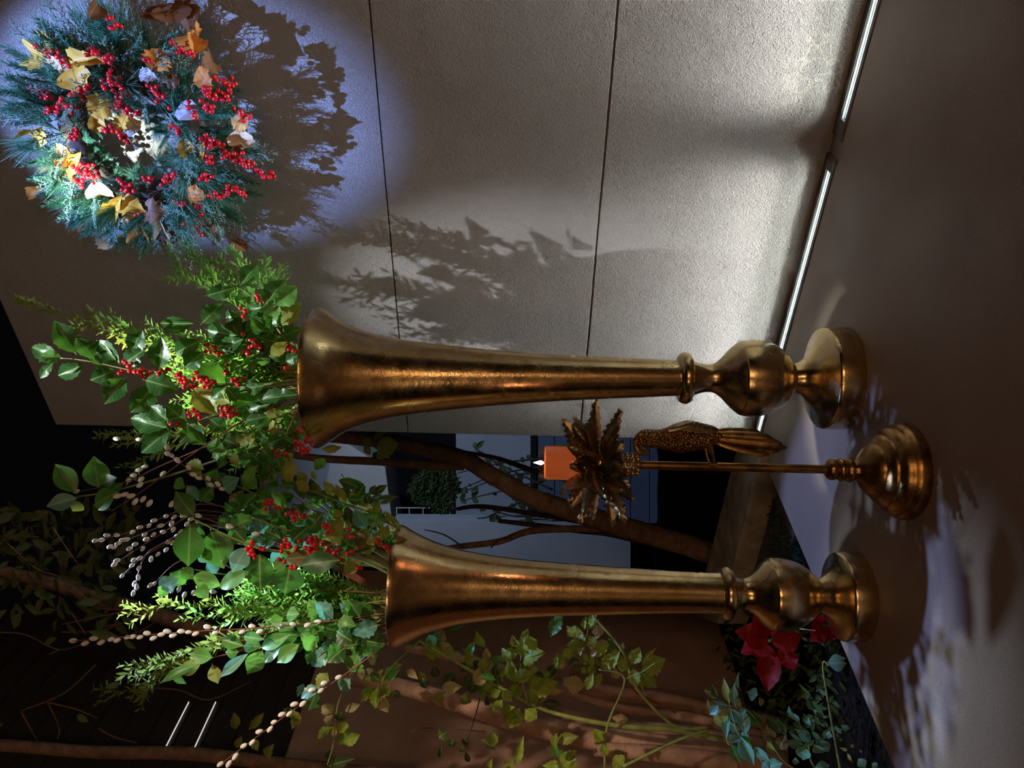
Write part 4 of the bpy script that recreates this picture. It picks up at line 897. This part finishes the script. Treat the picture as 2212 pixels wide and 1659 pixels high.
def wpos(x, y, lift=0.0):
    x, y = x / 2.9105, y / 2.9105; p = onwall(x, y); v = p - w_o; r = math.sqrt(v.dot(w_x) ** 2 + v.z ** 2)
    q = max(0, 1 - ((r - RM) / .155) ** 2); return onwall(x, y, .055 + .105 * math.sqrt(q) + lift)
rw2 = random.Random(4)
for bx, by, tx, ty, w, tone in [(1210, 335, 1165, 110, 115, 1), (1220, 340, 1248, 200, 80, 1), (960, 440, 1010, 310, 105, 1), (1275, 410, 1392, 365, 95, 0), (1235, 430, 1308, 540, 85, 1), (335, 310, 195, 255, 100, 2), (290, 400, 135, 315, 95, 2), (430, 400, 602, 365, 62, 2), (445, 425, 322, 475, 120, 3),
    (450, 420, 500, 565, 140, 2), (700, 640, 555, 712, 105, 2), (600, 700, 608, 852, 62, 2), (795, 715, 748, 832, 62, 2), (790, 715, 872, 828, 75, 3), (270, 800, 148, 850, 90, 2), (340, 975, 455, 1010, 85, 1), (395, 1095, 458, 1000, 75, 1), (290, 1190, 165, 1245, 45, 1), (560, 1345, 335, 1350, 155, 1),
    (680, 1360, 745, 1255, 75, 2), (745, 1290, 845, 1290, 85, 2), (780, 1345, 835, 1365, 60, 3), (890, 1310, 1025, 1345, 100, 0), (868, 1375, 905, 1485, 85, 1), (985, 1355, 1055, 1492, 66, 3), (1055, 1495, 1115, 1525, 62, 3), (635, 1455, 692, 1585, 75, 4), (715, 1445, 752, 1495, 62, 4), (605, 1140, 645, 1292, 105, 3),
    (1455, 745, 1562, 805, 75, 3), (1495, 810, 1535, 950, 120, 3), (1145, 865, 1200, 1010, 72, 2), (1285, 895, 1208, 1015, 64, 2), (1175, 1205, 1275, 1235, 75, 1), (1135, 640, 1205, 745, 110, 4), (1450, 1505, 1555, 1575, 62, 0), (1100, 150, 1060, 10, 150, 0), (1120, 120, 1220, 40, 140, 0), (1010, 130, 960, 20, 120, 0),
    (1095, 1335, 1162, 1375, 72, 4), (1225, 1435, 1285, 1485, 70, 4), (870, 460, 968, 485, 55, 4), (330, 1060, 275, 1110, 60, 1), (1060, 1420, 1140, 1560, 70, 0), (420, 1270, 340, 1260, 70, 0), (1390, 1360, 1300, 1440, 60, 0), (620, 30, 560, 120, 70, 0), (1520, 990, 1480, 900, 60, 0), (1130, 500, 1010, 520, 60, 0)]:
    b, t = wpos(bx, by, .015), wpos(tx, ty, rw2.uniform(.01, .045)); s = (b - CAMP).length / FPX / 2.9105
    leaf(WR, b, t, w * s * 1.35, rw2.choice(['oak', 'beech', 'oak']), DRY[tone], jit=.7, name='dry_leaf')
BS = [(250, 310, 430, 390, 14), (550, 310, 720, 420, 16), (710, 130, 730, 200, 9), (170, 560, 300, 600, 15), (290, 710, 400, 650, 18), (420, 600, 580, 570, 14), (420, 650, 470, 690, 10), (650, 530, 740, 490, 12), (770, 560, 740, 640, 12), (720, 670, 880, 710, 16), (650, 780, 740, 830, 10),
      (760, 850, 800, 880, 7), (440, 870, 490, 830, 9), (470, 1150, 580, 1050, 20), (480, 1080, 530, 1040, 10), (770, 1170, 840, 1200, 12), (1030, 1150, 1070, 1110, 11), (1090, 820, 1130, 820, 10), (1280, 560, 1350, 600, 14), (1390, 600, 1430, 600, 12), (1290, 660, 1330, 700, 10), (1160, 660, 1230, 740, 9),
      (950, 540, 1030, 650, 12), (600, 1130, 540, 1110, 5), (740, 1140, 760, 1140, 2), (910, 1130, 950, 1130, 5), (1350, 490, 1480, 530, 10), (1090, 290, 1200, 350, 10), (910, 340, 930, 380, 4), (1290, 880, 1330, 910, 13), (1280, 980, 1330, 1000, 13), (1400, 970, 1450, 980, 10), (1480, 990, 1520, 1000, 12),
      (1550, 1050, 1580, 1030, 8), (1600, 1090, 1720, 1110, 13), (1260, 1110, 1310, 1130, 10), (1310, 1210, 1410, 1230, 14), (1420, 1190, 1520, 1200, 14), (1110, 1270, 1170, 1290, 10), (1260, 1290, 1270, 1400, 12), (1240, 1420, 1260, 1460, 5), (590, 1400, 620, 1460, 9), (950, 1470, 1010, 1490, 8), (1490, 710, 1570, 750, 10),
      (840, 1320, 880, 1350, 5), (540, 1220, 550, 1280, 4), (1150, 1390, 1190, 1410, 5), (1350, 900, 1390, 930, 6)]
for idx, (x0, y0, x1, y1, n) in enumerate(BS):
    a, b = wpos(x0, y0, .022), wpos(x1, y1, .03); mb = MB(); pos = []
    for i in range(n):
        c = a + (b - a) * ((i + .5) / n); q = c + Vector((rw2.uniform(-1, 1), rw2.uniform(-1, 1), rw2.uniform(-1, 1))) * .0059 * (1.1 + .07 * min(n, 12)); pos.append(q); mb.tube([c, q], .0007, 4)
    mb.tube([a - w_n * .03, a, b], .0011, 5)
    if idx < 25:
        o = mb.build('berry_spray', MT['redstem'], WR)
        for q in pos: put('berry', BERRY, Matrix.Translation(q) @ Matrix.Scale(.0059 * rw2.uniform(.85, 1.12), 4), o)
    else:
        for q in pos: mb.ball(q, .0059 * rw2.uniform(.85, 1.12), 9, 6)
        mb.build('berry_spray', MT['berry'], WR)['kind'] = 'stuff'
for x in (258, 267):
    mb = MB(); mb.tube([onwall(60, x + 5, .02), onwall(-160, x - 10, .004)], .0009, 4); mb.build('hanging_wire', MT['steel'], WR)

# ------------------------------------------------------------------ shrub by the rendered wall
sh = thing('shrub', lp(.05, 0, .35), 'yellow green toothed-leaf shrub climbing in front of the pink brown wall', 'shrub')
YH = 2.12
for pts, r0, r1, m, y0, y1 in [
    ([(2500, 1480), (2212, 1420), (1900, 1400), (1600, 1350), (1330, 1270), (1000, 1090), (600, 860)], .009, .004, 'greenstem', 2.12, 2.10),
    ([(2420, 1400), (2200, 1390), (1960, 1150), (1880, 930), (1690, 700)], .005, .003, 'greenstem', 2.10, 2.06),
    ([(1765, 1700), (1780, 1400), (1890, 1100), (1730, 1040)], .0036, .0022, 'greenstem', 2.08, 2.06),
    ([(1880, 1650), (2212, 1490), (2420, 1420)], .0045, .004, 'greenstem', 2.06, 2.10),
    ([(2212, 1310), (1960, 1180), (1860, 1060), (1800, 940)], .0028, .0018, 'redstem', 2.12, 2.08),
    ([(1330, 1270), (1450, 1100), (1560, 1000), (1640, 900), (1660, 780)], .003, .0016, 'redstem', 2.1, 2.08),
    ([(600, 860), (500, 950), (380, 1080), (330, 1250)], .003, .0014, 'greenstem', 2.1, 2.06),
    ([(200, 1000), (90, 1250), (60, 1500), (20, 1640)], .0026, .0014, 'greenstem', 2.1, 2.06),
    ([(1010, 1080), (960, 1300), (920, 1430), (880, 1560)], .002, .001, 'darkbark', 2.14, 2.16),
    ([(1010, 1430), (600, 1410), (540, 1480)], .0016, .001, 'darkbark', 2.16, 2.16),
    ([(1290, 1270), (1240, 1090), (1240, 950)], .003, .002, 'greenstem', 2.1, 2.07),
    ([(1890, 1100), (1990, 1060), (2080, 1000)], .0025, .0018, 'greenstem', 2.07, 2.05)]:
    stem_px(sh, 4, pts, y0, y1, r0, r1, MT[m], name='stem', wob=.12)
SH = [(1260, 960, 1235, 850, 70), (1270, 900, 1340, 850, 80), (1260, 970, 1380, 930, 85), (1180, 990, 1115, 910, 50), (1160, 1000, 1180, 1080, 60), (1260, 960, 1310, 1010, 60), (1240, 880, 1280, 780, 40), (1200, 1120, 1160, 960, 60), (1290, 1150, 1395, 1075, 80), (1290, 1170, 1465, 1125, 95), (1270, 1180, 1385, 1240, 100), (1240, 1160, 1180, 1200, 60),
      (1230, 1280, 1165, 1410, 80), (1265, 1290, 1340, 1350, 80), (1190, 1100, 1300, 1060, 70), (1260, 1080, 1240, 990, 60), (1120, 1170, 1180, 1240, 50), (1080, 1290, 1120, 1230, 50), (1040, 1210, 1110, 1170, 45), (1060, 1430, 1060, 1530, 60)]
leaves_px(sh, 4, SH, YH - .03, 'toothed', MT['shrub'], .05, .5)
S9 = [(435, 365, 245, 345, 110), (440, 340, 470, 170, 60), (500, 250, 600, 150, 70), (480, 310, 600, 230, 70), (500, 380, 430, 480, 60), (520, 400, 545, 560, 120), (590, 620, 730, 510, 110), (655, 780, 870, 610, 140), (990, 800, 840, 720, 110), (1015, 745, 1115, 545, 130), (1140, 810, 1415, 690, 190), (1040, 790, 1060, 1025, 130), (1130, 840, 1320, 1030, 130),
      (1110, 850, 1160, 1070, 50), (500, 700, 430, 610, 60), (500, 780, 590, 850, 90), (560, 850, 480, 1060, 90), (660, 850, 580, 1010, 80), (480, 790, 420, 850, 70), (110, 800, 120, 640, 50), (120, 790, 190, 690, 40), (100, 960, -60, 1000, 110), (40, 840, -40, 900, 60), (660, 1650, 570, 1520, 90), (120, 1660, 110, 1570, 40), (1140, 750, 1300, 540, 40)]
leaves_px(sh, 9, S9, YH - .04, 'toothed', MT['shrub'], .04, .45)
S9b = [(580, 550, 740, 470, 70, 'shrubpale'), (220, 960, 460, 1010, 170, 'shrubpale'), (780, 1380, 985, 1400, 90, 'shrubpale'), (400, 650, 410, 540, 40, 'shrubpale'), (20, 1070, 190, 1070, 70, 'shrubpale'), (560, 450, 650, 380, 40, 'shrubpale'), (270, 870, 480, 760, 110, 'brownleaf'), (130, 1650, 370, 1610, 110, 'olive'), (530, 650, 600, 580, 50, 'shrubpale'), (400, 360, 430, 450, 70, 'olive')]
leaves_px(sh, 9, S9b, YH - .02, 'toothed', MT['shrubpale'], .04, .5)
S4c = [(700, 830, 745, 790, 70, 'shrubpale'), (720, 880, 745, 800, 60, 'shrubpale'), (770, 960, 850, 930, 70, 'shrubpale'), (880, 990, 950, 960, 70, 'olive'), (960, 1040, 1060, 1000, 80, 'shrubpale'), (1000, 1060, 1010, 960, 60, 'olive'), (660, 820, 690, 900, 60, 'hollylit'), (780, 800, 860, 770, 50, 'shrubdark'), (900, 960, 940, 910, 40, 'shrub'),
       (1060, 1090, 1160, 1060, 60, 'olive'), (1080, 1060, 1100, 1150, 60, 'shrubdark'), (900, 1180, 880, 1280, 60, 'olive'), (740, 1180, 710, 1250, 60, 'olive'), (740, 1150, 860, 1150, 60, 'shrubpale'), (640, 1160, 620, 1090, 50, 'shrubdark'), (720, 1470, 770, 1430, 60, 'shrubdark'), (810, 1480, 800, 1530, 60, 'shrubdark'), (740, 1520, 730, 1600, 30, 'shrubdark'),
       (870, 1520, 870, 1570, 40, 'shrubdark'), (890, 1560, 915, 1630, 30, 'shrubdark'), (990, 1480, 1080, 1540, 40, 'shrubdark'), (880, 1460, 905, 1530, 40, 'shrubdark'), (380, 1080, 460, 1050, 70, 'hollylit'), (340, 1150, 320, 1290, 60, 'shrub'), (380, 1130, 400, 1210, 55, 'shrub'), (310, 1150, 230, 1240, 50, 'shrub'), (360, 1220, 400, 1310, 60, 'shrubpale'),
       (280, 1000, 320, 960, 50, 'shrubpale'), (240, 1030, 230, 1100, 45, 'shrubpale'), (290, 1030, 280, 1070, 35, 'shrubpale'), (430, 1040, 480, 1010, 45, 'olive'), (520, 1040, 580, 1090, 40, 'shrubpale'), (110, 1310, 90, 1370, 60, 'shrubdark'), (90, 1440, 130, 1370, 50, 'shrub'), (70, 1450, 40, 1400, 50, 'shrub'), (80, 1500, 165, 1440, 70, 'shrub'), (130, 1300, 220, 1260, 45, 'shrubpale'),
       (20, 1300, 60, 1260, 40, 'shrub'), (20, 1650, 170, 1600, 60, 'shrubdark'), (50, 1540, 30, 1620, 50, 'shrubdark'), (1200, 1650, 1250, 1490, 45, 'shrub'), (1190, 1659, 1130, 1620, 50, 'shrub'), (1450, 1540, 1455, 1450, 45, 'shrub'), (1470, 1590, 1450, 1510, 60, 'hollylit'), (1500, 1659, 1575, 1560, 90, 'shrub'), (1500, 1659, 1390, 1640, 60, 'shrub'),
       (1760, 1490, 1690, 1430, 60, 'shrub'), (1780, 1580, 1750, 1500, 50, 'shrub'), (1880, 1650, 1820, 1580, 80, 'shrub'), (1030, 1660, 1050, 1620, 30, 'shrub'), (1490, 700, 1420, 830, 70, 'hollylit'), (1500, 730, 1450, 690, 60, 'hollylit'), (1450, 1020, 1470, 950, 40, 'shrub'), (1470, 1030, 1510, 980, 40, 'shrubpale'), (1000, 1080, 1080, 1010, 50, 'olive'), (850, 1000, 900, 1050, 50, 'shrubdark'),
       (820, 1060, 760, 1140, 60, 'shrubdark'), (950, 1110, 920, 1190, 60, 'shrubdark'), (680, 1020, 720, 1090, 50, 'shrubdark'), (600, 1050, 640, 1120, 40, 'olive'), (1010, 1180, 1000, 1260, 50, 'olive')]
leaves_px(sh, 4, S4c, YH, 'toothed', MT['shrub'], .06, .5)
f3, s3 = C(3)
leaves_px(sh, 3, [(1470, 1310, 1480, 1420, 50, 'olive'), (1660, 1310, 1560, 1420, 45, 'olive'), (1670, 1590, 1710, 1520, 55, 'olive'), (1590, 1480, 1620, 1550, 45, 'olive'), (1520, 1460, 1480, 1540, 40, 'olive'), (1480, 1560, 1490, 1630, 35, 'olive'), (1910, 1130, 1870, 1210, 40, 'teal'), (1780, 1290, 1850, 1330, 50, 'shrubdark'), (2020, 1270, 2090, 1310, 60, 'shrubpale'), (1860, 1350, 1840, 1400, 40, 'olive')], 2.0, 'toothed', MT['olive'], .05, .4)
rf = random.Random(77); rows = []
for cx0, cy0, r, n in ((1290, 1150, 150, 12), (1240, 950, 110, 6), (900, 1010, 170, 14), (1640, 930, 140, 12), (1830, 980, 110, 6), (720, 880, 90, 7), (350, 1150, 110, 8), (80, 1420, 100, 6), (1100, 1240, 110, 8), (1480, 1010, 90, 6), (1540, 1600, 90, 5), (1000, 1060, 90, 7)):
    for _ in range(n):
        a, q = rf.uniform(0, 6.28), r * math.sqrt(rf.random()); bx, by = cx0 + q * math.cos(a), cy0 + q * math.sin(a); a2 = rf.uniform(0, 6.28); l = rf.uniform(55, 115)
        rows.append((bx, by, bx + l * math.cos(a2), by + l * math.sin(a2), l * rf.uniform(.45, .65), rf.choice(['shrub', 'shrub', 'shrub', 'olive', 'shrubpale', 'shrubdark', 'hollylit'])))
leaves_px(sh, 4, rows, YH, 'toothed', MT['shrub'], .06, .7)
# thick stems behind the shrub
sk = thing('tree_stems', lp(.3, 0, .14), 'cluster of thick pink brown trunks rising against the left wall', 'tree')
for pts, r0, r1, y0, y1 in [([(2900, 1650), (2212, 1540), (1700, 1470), (1200, 1360), (800, 1240), (400, 1130), (100, 1100)], .042, .020, 2.24, 2.42), ([(2900, 1560), (2212, 1450), (1800, 1400), (1500, 1330)], .034, .022, 2.30, 2.36), ([(2900, 1400), (2300, 1260), (1800, 1180), (1400, 1120), (1000, 1000), (500, 900)], .026, .014, 2.42, 2.50),
                            ([(2900, 1500), (2300, 1340), (1900, 1290), (1500, 1170), (1330, 1100)], .018, .008, 2.36, 2.4), ([(2600, 1640), (2200, 1580), (1700, 1540)], .03, .02, 2.2, 2.25)]:
    stem_px(sk, 4, pts, y0, y1, r0, r1, MT['pinkbark'], name='trunk', seg=12, n=30, wob=.06)

# ------------------------------------------------------------------ glossy low shrub in the bed
gs = thing('low_shrub', onfloor(1890, 1560, bz), 'low shrub with glossy blue green tongue-shaped leaves at the bed edge', 'shrub')
YG = 1.86
G10 = [(380, 510, 310, 230, 70, 'olive'), (400, 450, 470, 195, 70, 'shrubdark'), (440, 540, 420, 300, 90, 'shrubdark'), (510, 530, 410, 460, 90, 'olive'), (240, 450, 110, 355, 50, 'olive'), (240, 440, 190, 290, 60, 'shrubdark'), (190, 545, 140, 455, 60, 'olive'), (370, 530, 190, 470, 50), (260, 520, 165, 620, 80), (280, 560, 260, 640, 40), (330, 770, 195, 600, 80, 'olive'), (320, 710, 310, 560, 90, 'olive'),
       (375, 555, 340, 900, 80), (390, 555, 490, 720, 95), (520, 560, 560, 850, 110), (545, 550, 500, 620, 60), (560, 555, 745, 760, 120, 'holly'), (480, 830, 390, 720, 70), (480, 850, 390, 930, 110), (490, 850, 610, 1150, 130), (400, 940, 500, 1160, 100, 'holly'), (500, 870, 650, 1180, 110), (520, 880, 620, 950, 80, 'holly'), (600, 870, 500, 820, 60), (650, 970, 820, 1130, 90), (390, 960, 350, 860, 50, 'olive'),
       (740, 520, 700, 440, 60, 'olive'), (830, 910, 790, 760, 120, 'brownleaf'), (920, 1000, 990, 850, 120, 'brownleaf'), (860, 1050, 790, 920, 70, 'olive'), (990, 840, 910, 690, 70), (770, 630, 980, 830, 110, 'shrubdark'), (1180, 945, 990, 920, 90), (1270, 905, 1130, 800, 100), (1190, 960, 1180, 1120, 130), (1240, 900, 1170, 750, 60), (1350, 850, 1380, 1000, 80), (1300, 950, 1400, 1070, 110), (1370, 900, 1470, 1040, 100),
       (1220, 650, 1260, 740, 50), (1100, 690, 1010, 560, 70), (1140, 700, 1060, 600, 50), (1100, 1090, 1095, 1180, 60), (740, 1140, 800, 1200, 90), (800, 1190, 950, 1150, 120), (1310, 1200, 1480, 1180, 100), (1780, 1100, 1860, 1200, 90), (1930, 1150, 1990, 1200, 60), (1450, 60, 1650, 60, 150), (580, 380, 700, 420, 120), (1430, 830, 1500, 860, 60), (1590, 740, 1690, 780, 60), (1580, 980, 1680, 1020, 30, 'shrubpale'), (1660, 1040, 1720, 1150, 30, 'shrubpale'), (1790, 1000, 1830, 1040, 20, 'shrubpale'), (1690, 950, 1740, 980, 30, 'shrubpale')]
leaves_px(gs, 10, G10, YG, 'long', MT['teal'], .04, .55)
for pts in ([(1400, 1400), (1000, 1150), (830, 920), (600, 590), (380, 520)], [(1500, 1400), (1280, 1150), (1230, 900), (1100, 650)], [(900, 1400), (620, 950), (480, 830), (400, 560)], [(1600, 1300), (1400, 150), (1460, 90)]):
    stem_px(gs, 10, pts, YG + .05, YG, .0035, .0016, MT['stem'])
mg = MB(); rg = random.Random(9)
for i in range(420):
    p = onfloor(rg.uniform(1600, 1890), rg.uniform(1330, 1659), bz); a = rg.uniform(0, 6.28); e = rg.uniform(.3, 1.3)
    p = p + Vector((0, .12, rg.uniform(-.01, .07)))
    if (p - LP).dot(LN) < .05: continue
    add_small_leaf(mg, p, Vector((math.cos(a), math.sin(a), e)), Vector((0, -1, .6)), rg.uniform(.025, .05), rg.uniform(.008, .016))
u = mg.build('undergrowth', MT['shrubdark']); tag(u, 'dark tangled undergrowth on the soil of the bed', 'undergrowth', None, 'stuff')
# moss
mm = MB()
for i in range(2600):
    x, y = rg.uniform(1672, 1740), rg.uniform(1062, 1230)
    if x > 1645 + (y - 1000) * .44 + 6: continue
    p = onfloor(x, y, bz); a = rg.uniform(0, 6.28); add_small_leaf(mm, p, Vector((math.cos(a) * .5, math.sin(a) * .5, 1)), Vector((0, -1, .5)), rg.uniform(.012, .035), .004)
tag(mm.build('moss', MT['moss']), 'dark green moss along the slab edge by the kerb', 'moss', None, 'stuff')

# ------------------------------------------------------------------ poinsettias
def poinsettia(label, rows, Y, b):
    t = thing('poinsettia', b, label, 'plant', 'poinsettias behind the shorter vase')
    leaves_px(t, 5, rows, Y, 'bract', MT['red'], .02, .55, name='bract')
    f, s = C(5); top = W(*f(rows[0][0], rows[0][1]), Y)
    mb = MB(); mb.tube([b, (b + top) / 2 + Vector((.01, 0, 0)), top], .004, 6); mb.build('stem', MT['stem'], t)
b1 = onfloor(1760, 1400, bz) + Vector((0, .1, 0)); b2 = onfloor(1800, 1340, bz) + Vector((0, .12, 0))
poinsettia('red poinsettia with long hanging bracts left of the shorter vase foot', [(610, 860, 420, 800, 130), (600, 870, 435, 925, 110), (630, 880, 815, 840, 120), (620, 890, 600, 1180, 120), (690, 890, 760, 1050, 110), (600, 840, 520, 690, 130), (640, 860, 720, 760, 120), (600, 880, 560, 960, 90)], 2.02, b1)
poinsettia('small red poinsettia bloom tucked against the shorter vase foot', [(960, 770, 880, 860, 90), (965, 765, 1060, 800, 100), (950, 760, 890, 710, 90), (970, 760, 1040, 700, 90), (960, 780, 980, 880, 90), (975, 775, 1060, 870, 80)], 1.99, b2)
mb = MB(); f5, s5 = C(5); mb.tube([W(*f5(778, 780), 1.9), W(*f5(900, 795), 1.9)], .0016, 6); tag(mb.build('fallen_twig', MT['catkin']), 'thin pale twig beside the knop of the shorter vase', 'twig')

# ------------------------------------------------------------------ tree behind, crossing the gap, and the dark garden
tr = thing('garden_tree', onfloor(1600, 1200, bz) + Vector((0, .3, 0)), 'dark branching tree crossing the gap between the two vases', 'tree')
for pts, y0, y1, r0, r1, m in [([(3400, 1900), (2600, 1720), (2212, 1600), (1850, 1500), (1600, 1420), (1330, 1330), (1080, 1200), (880, 1080), (640, 1020), (460, 980), (200, 950), (-300, 900)], 3.3, 3.0, .050, .026, 'bark'),
                               ([(880, 1120), (650, 1120), (400, 1100), (0, 1080), (-300, 1040)], 3.15, 3.1, .022, .013, 'bark'),
                               ([(2500, 1720), (1850, 1560), (1600, 1530), (1350, 1500), (1100, 1470)], 3.3, 3.5, .018, .010, 'darkbark'), ([(1850, 1520), (1330, 1530), (1100, 1600), (800, 1640), (600, 1690)], 3.25, 3.2, .016, .011, 'bark'),
                               ([(880, 1640), (760, 1560), (630, 1525)], 3.2, 3.15, .004, .002, 'darkbark'), ([(1050, 1640), (1100, 1590), (1180, 1570)], 3.2, 3.2, .003, .002, 'darkbark'),
                               ([(1850, 1280), (1400, 1180), (1100, 1080), (900, 1040)], 3.5, 3.6, .016, .008, 'darkbark'), ([(2000, 1560), (1600, 1470), (1350, 1430), (1000, 1380), (840, 1395)], 3.5, 4.0, .018, .010, 'darkbark')]:
    stem_px(tr, 7, pts, y0, y1, r0, r1, MT[m], name='branch', seg=10, n=36, wob=.06)
leaves_px(tr, 7, [(300, 1000, 240, 960, 60, 'olive'), (310, 960, 390, 900, 50, 'olive'), (330, 1010, 470, 990, 110, 'olive'), (340, 1020, 400, 1070, 80, 'olive'), (290, 1010, 250, 1040, 60, 'olive'), (310, 1040, 370, 1100, 60, 'shrubdark')], 2.9, 'oval', MT['olive'], .05, .6)
# twigs with leaves before the lit panel of the far building
sil = thing('leafy_twigs', W(1200, 1040, 4.6), 'thin leafy twigs silhouetted against the blue lit panel', 'branch')
rt = random.Random(12)
for i in range(9):
    x0, y0 = 1180 + rt.uniform(-10, 40), 940 + rt.uniform(0, 180); x1, y1 = 985 + rt.uniform(0, 60), 945 + rt.uniform(0, 180)
    pts = [(x0, y0), ((x0 + x1) / 2 + rt.uniform(-20, 20), (y0 + y1) / 2 + rt.uniform(-25, 25)), (x1, y1)]
    Pq = [W(a, b, 5.2) for a, b in spline(pts, 14)]; mb = MB(); mb.tube(Pq, [.009 - .0004 * k for k in range(15)], 5); mb.build('twig', MT['darkbark'], sil)
    for k in range(7):
        p = Pq[rt.randrange(2, 14)]; e = p + Vector((rt.uniform(-1, 1), rt.uniform(-.3, .3), rt.uniform(-.8, .5))) * rt.uniform(.05, .10)
        leaf(sil, p, e, rt.uniform(.03, .05), 'long', MT['shrubdark'], jit=.3)
# evergreen in the dark recess
eb = thing('evergreen_shrub', W(1000, 1060, 5.6), 'dim grey green evergreen in the dark recess of the far building', 'shrub')
ev = MB()
for i in range(1500):
    a = rt.uniform(0, 6.28); r = math.sqrt(rt.random()); p = W(940 + 52 * r * math.cos(a), 1055 + 52 * r * math.sin(a) * (1 if math.cos(a) > 0 else .8), 5.6 + rt.uniform(-.12, .12))
    d = Vector((rt.uniform(-1, 1), rt.uniform(-1, .3), rt.uniform(-.5, 1))); add_small_leaf(ev, p, d, Vector((0, -1, .5)), rt.uniform(.03, .055), .012)
ev.build('foliage', MT['shrubdark'], eb)['kind'] = 'stuff'
mb = MB(); mb.tube([W(1010, 1060, 5.65), W(900, 1055, 5.65)], .02, 6); mb.build('trunk', MT['darkbark'], eb)
# dark garden trees upper left
gt = thing('leaning_tree', W(290, 1318, 3.2), 'leaning brown tree limb in the dark above the willow fan', 'tree')
stem_px(gt, 3, [(1600, 900), (1200, 760), (800, 640), (600, 590), (300, 490), (0, 420), (-500, 300)], 2.9, 3.0, .030, .022, MT['bark'], name='limb', seg=12, n=30, wob=.05, clear=.08)
for pts in ([(560, 610), (400, 470), (220, 400), (20, 220)], [(460, 570), (620, 650), (790, 665)], [(330, 145), (420, 280), (500, 390)], [(0, 200), (240, 205)], [(760, 680), (560, 720), (390, 755)], [(440, 670), (540, 820)], [(-10, 805), (160, 820), (370, 915), (540, 870)], [(370, 915), (310, 945)], [(380, 805), (650, 790), (860, 700)],
            [(600, 1010), (400, 1190), (130, 1300)], [(290, 1245), (480, 1290), (610, 1345)], [(130, 1300), (240, 1500)], [(300, 1245), (370, 1400), (360, 1480)], [(940, 1155), (1130, 1170), (1320, 1230), (1580, 1110)], [(620, 1410), (720, 1465), (860, 1500)], [(600, 780), (800, 740), (1000, 690)], [(700, 860), (900, 790), (1020, 700)]):
    stem_px(gt, 3, pts, 2.9, 2.85, .0035, .002, MT['bark'], name='twig', seg=5, n=12, clear=.06)
nl = MB(); rn = random.Random(3)
for i in range(260):
    x, y = rn.uniform(-20, 300), 1100 + abs(rn.gauss(0, 1)) * 130
    if y > 1640: continue
    p = W(x, y, front(x, y, rn.uniform(3.0, 3.9), rn.uniform(.1, .5))); a = rn.uniform(0, 6.28); d = Vector((math.cos(a), -.3, math.sin(a))); L = rn.uniform(.05, .10); add_small_leaf(nl, p, d, Vector((rn.uniform(-.5, .5), -1, .4)), L, L * .42)
nl.build('foliage', MT['nightleaf'], gt)['kind'] = 'stuff'
lt = thing('slender_trunk', W(1000, 1680, 2.3), 'upright brown trunk at the far left before the dark boards', 'tree')
stem_px(lt, 3, [(2600, 1720), (1800, 1640), (1200, 1570), (600, 1560), (60, 1520), (-400, 1500)], 2.35, 2.4, .022, .017, MT['bark'], name='trunk', seg=12, n=30, wob=.05)
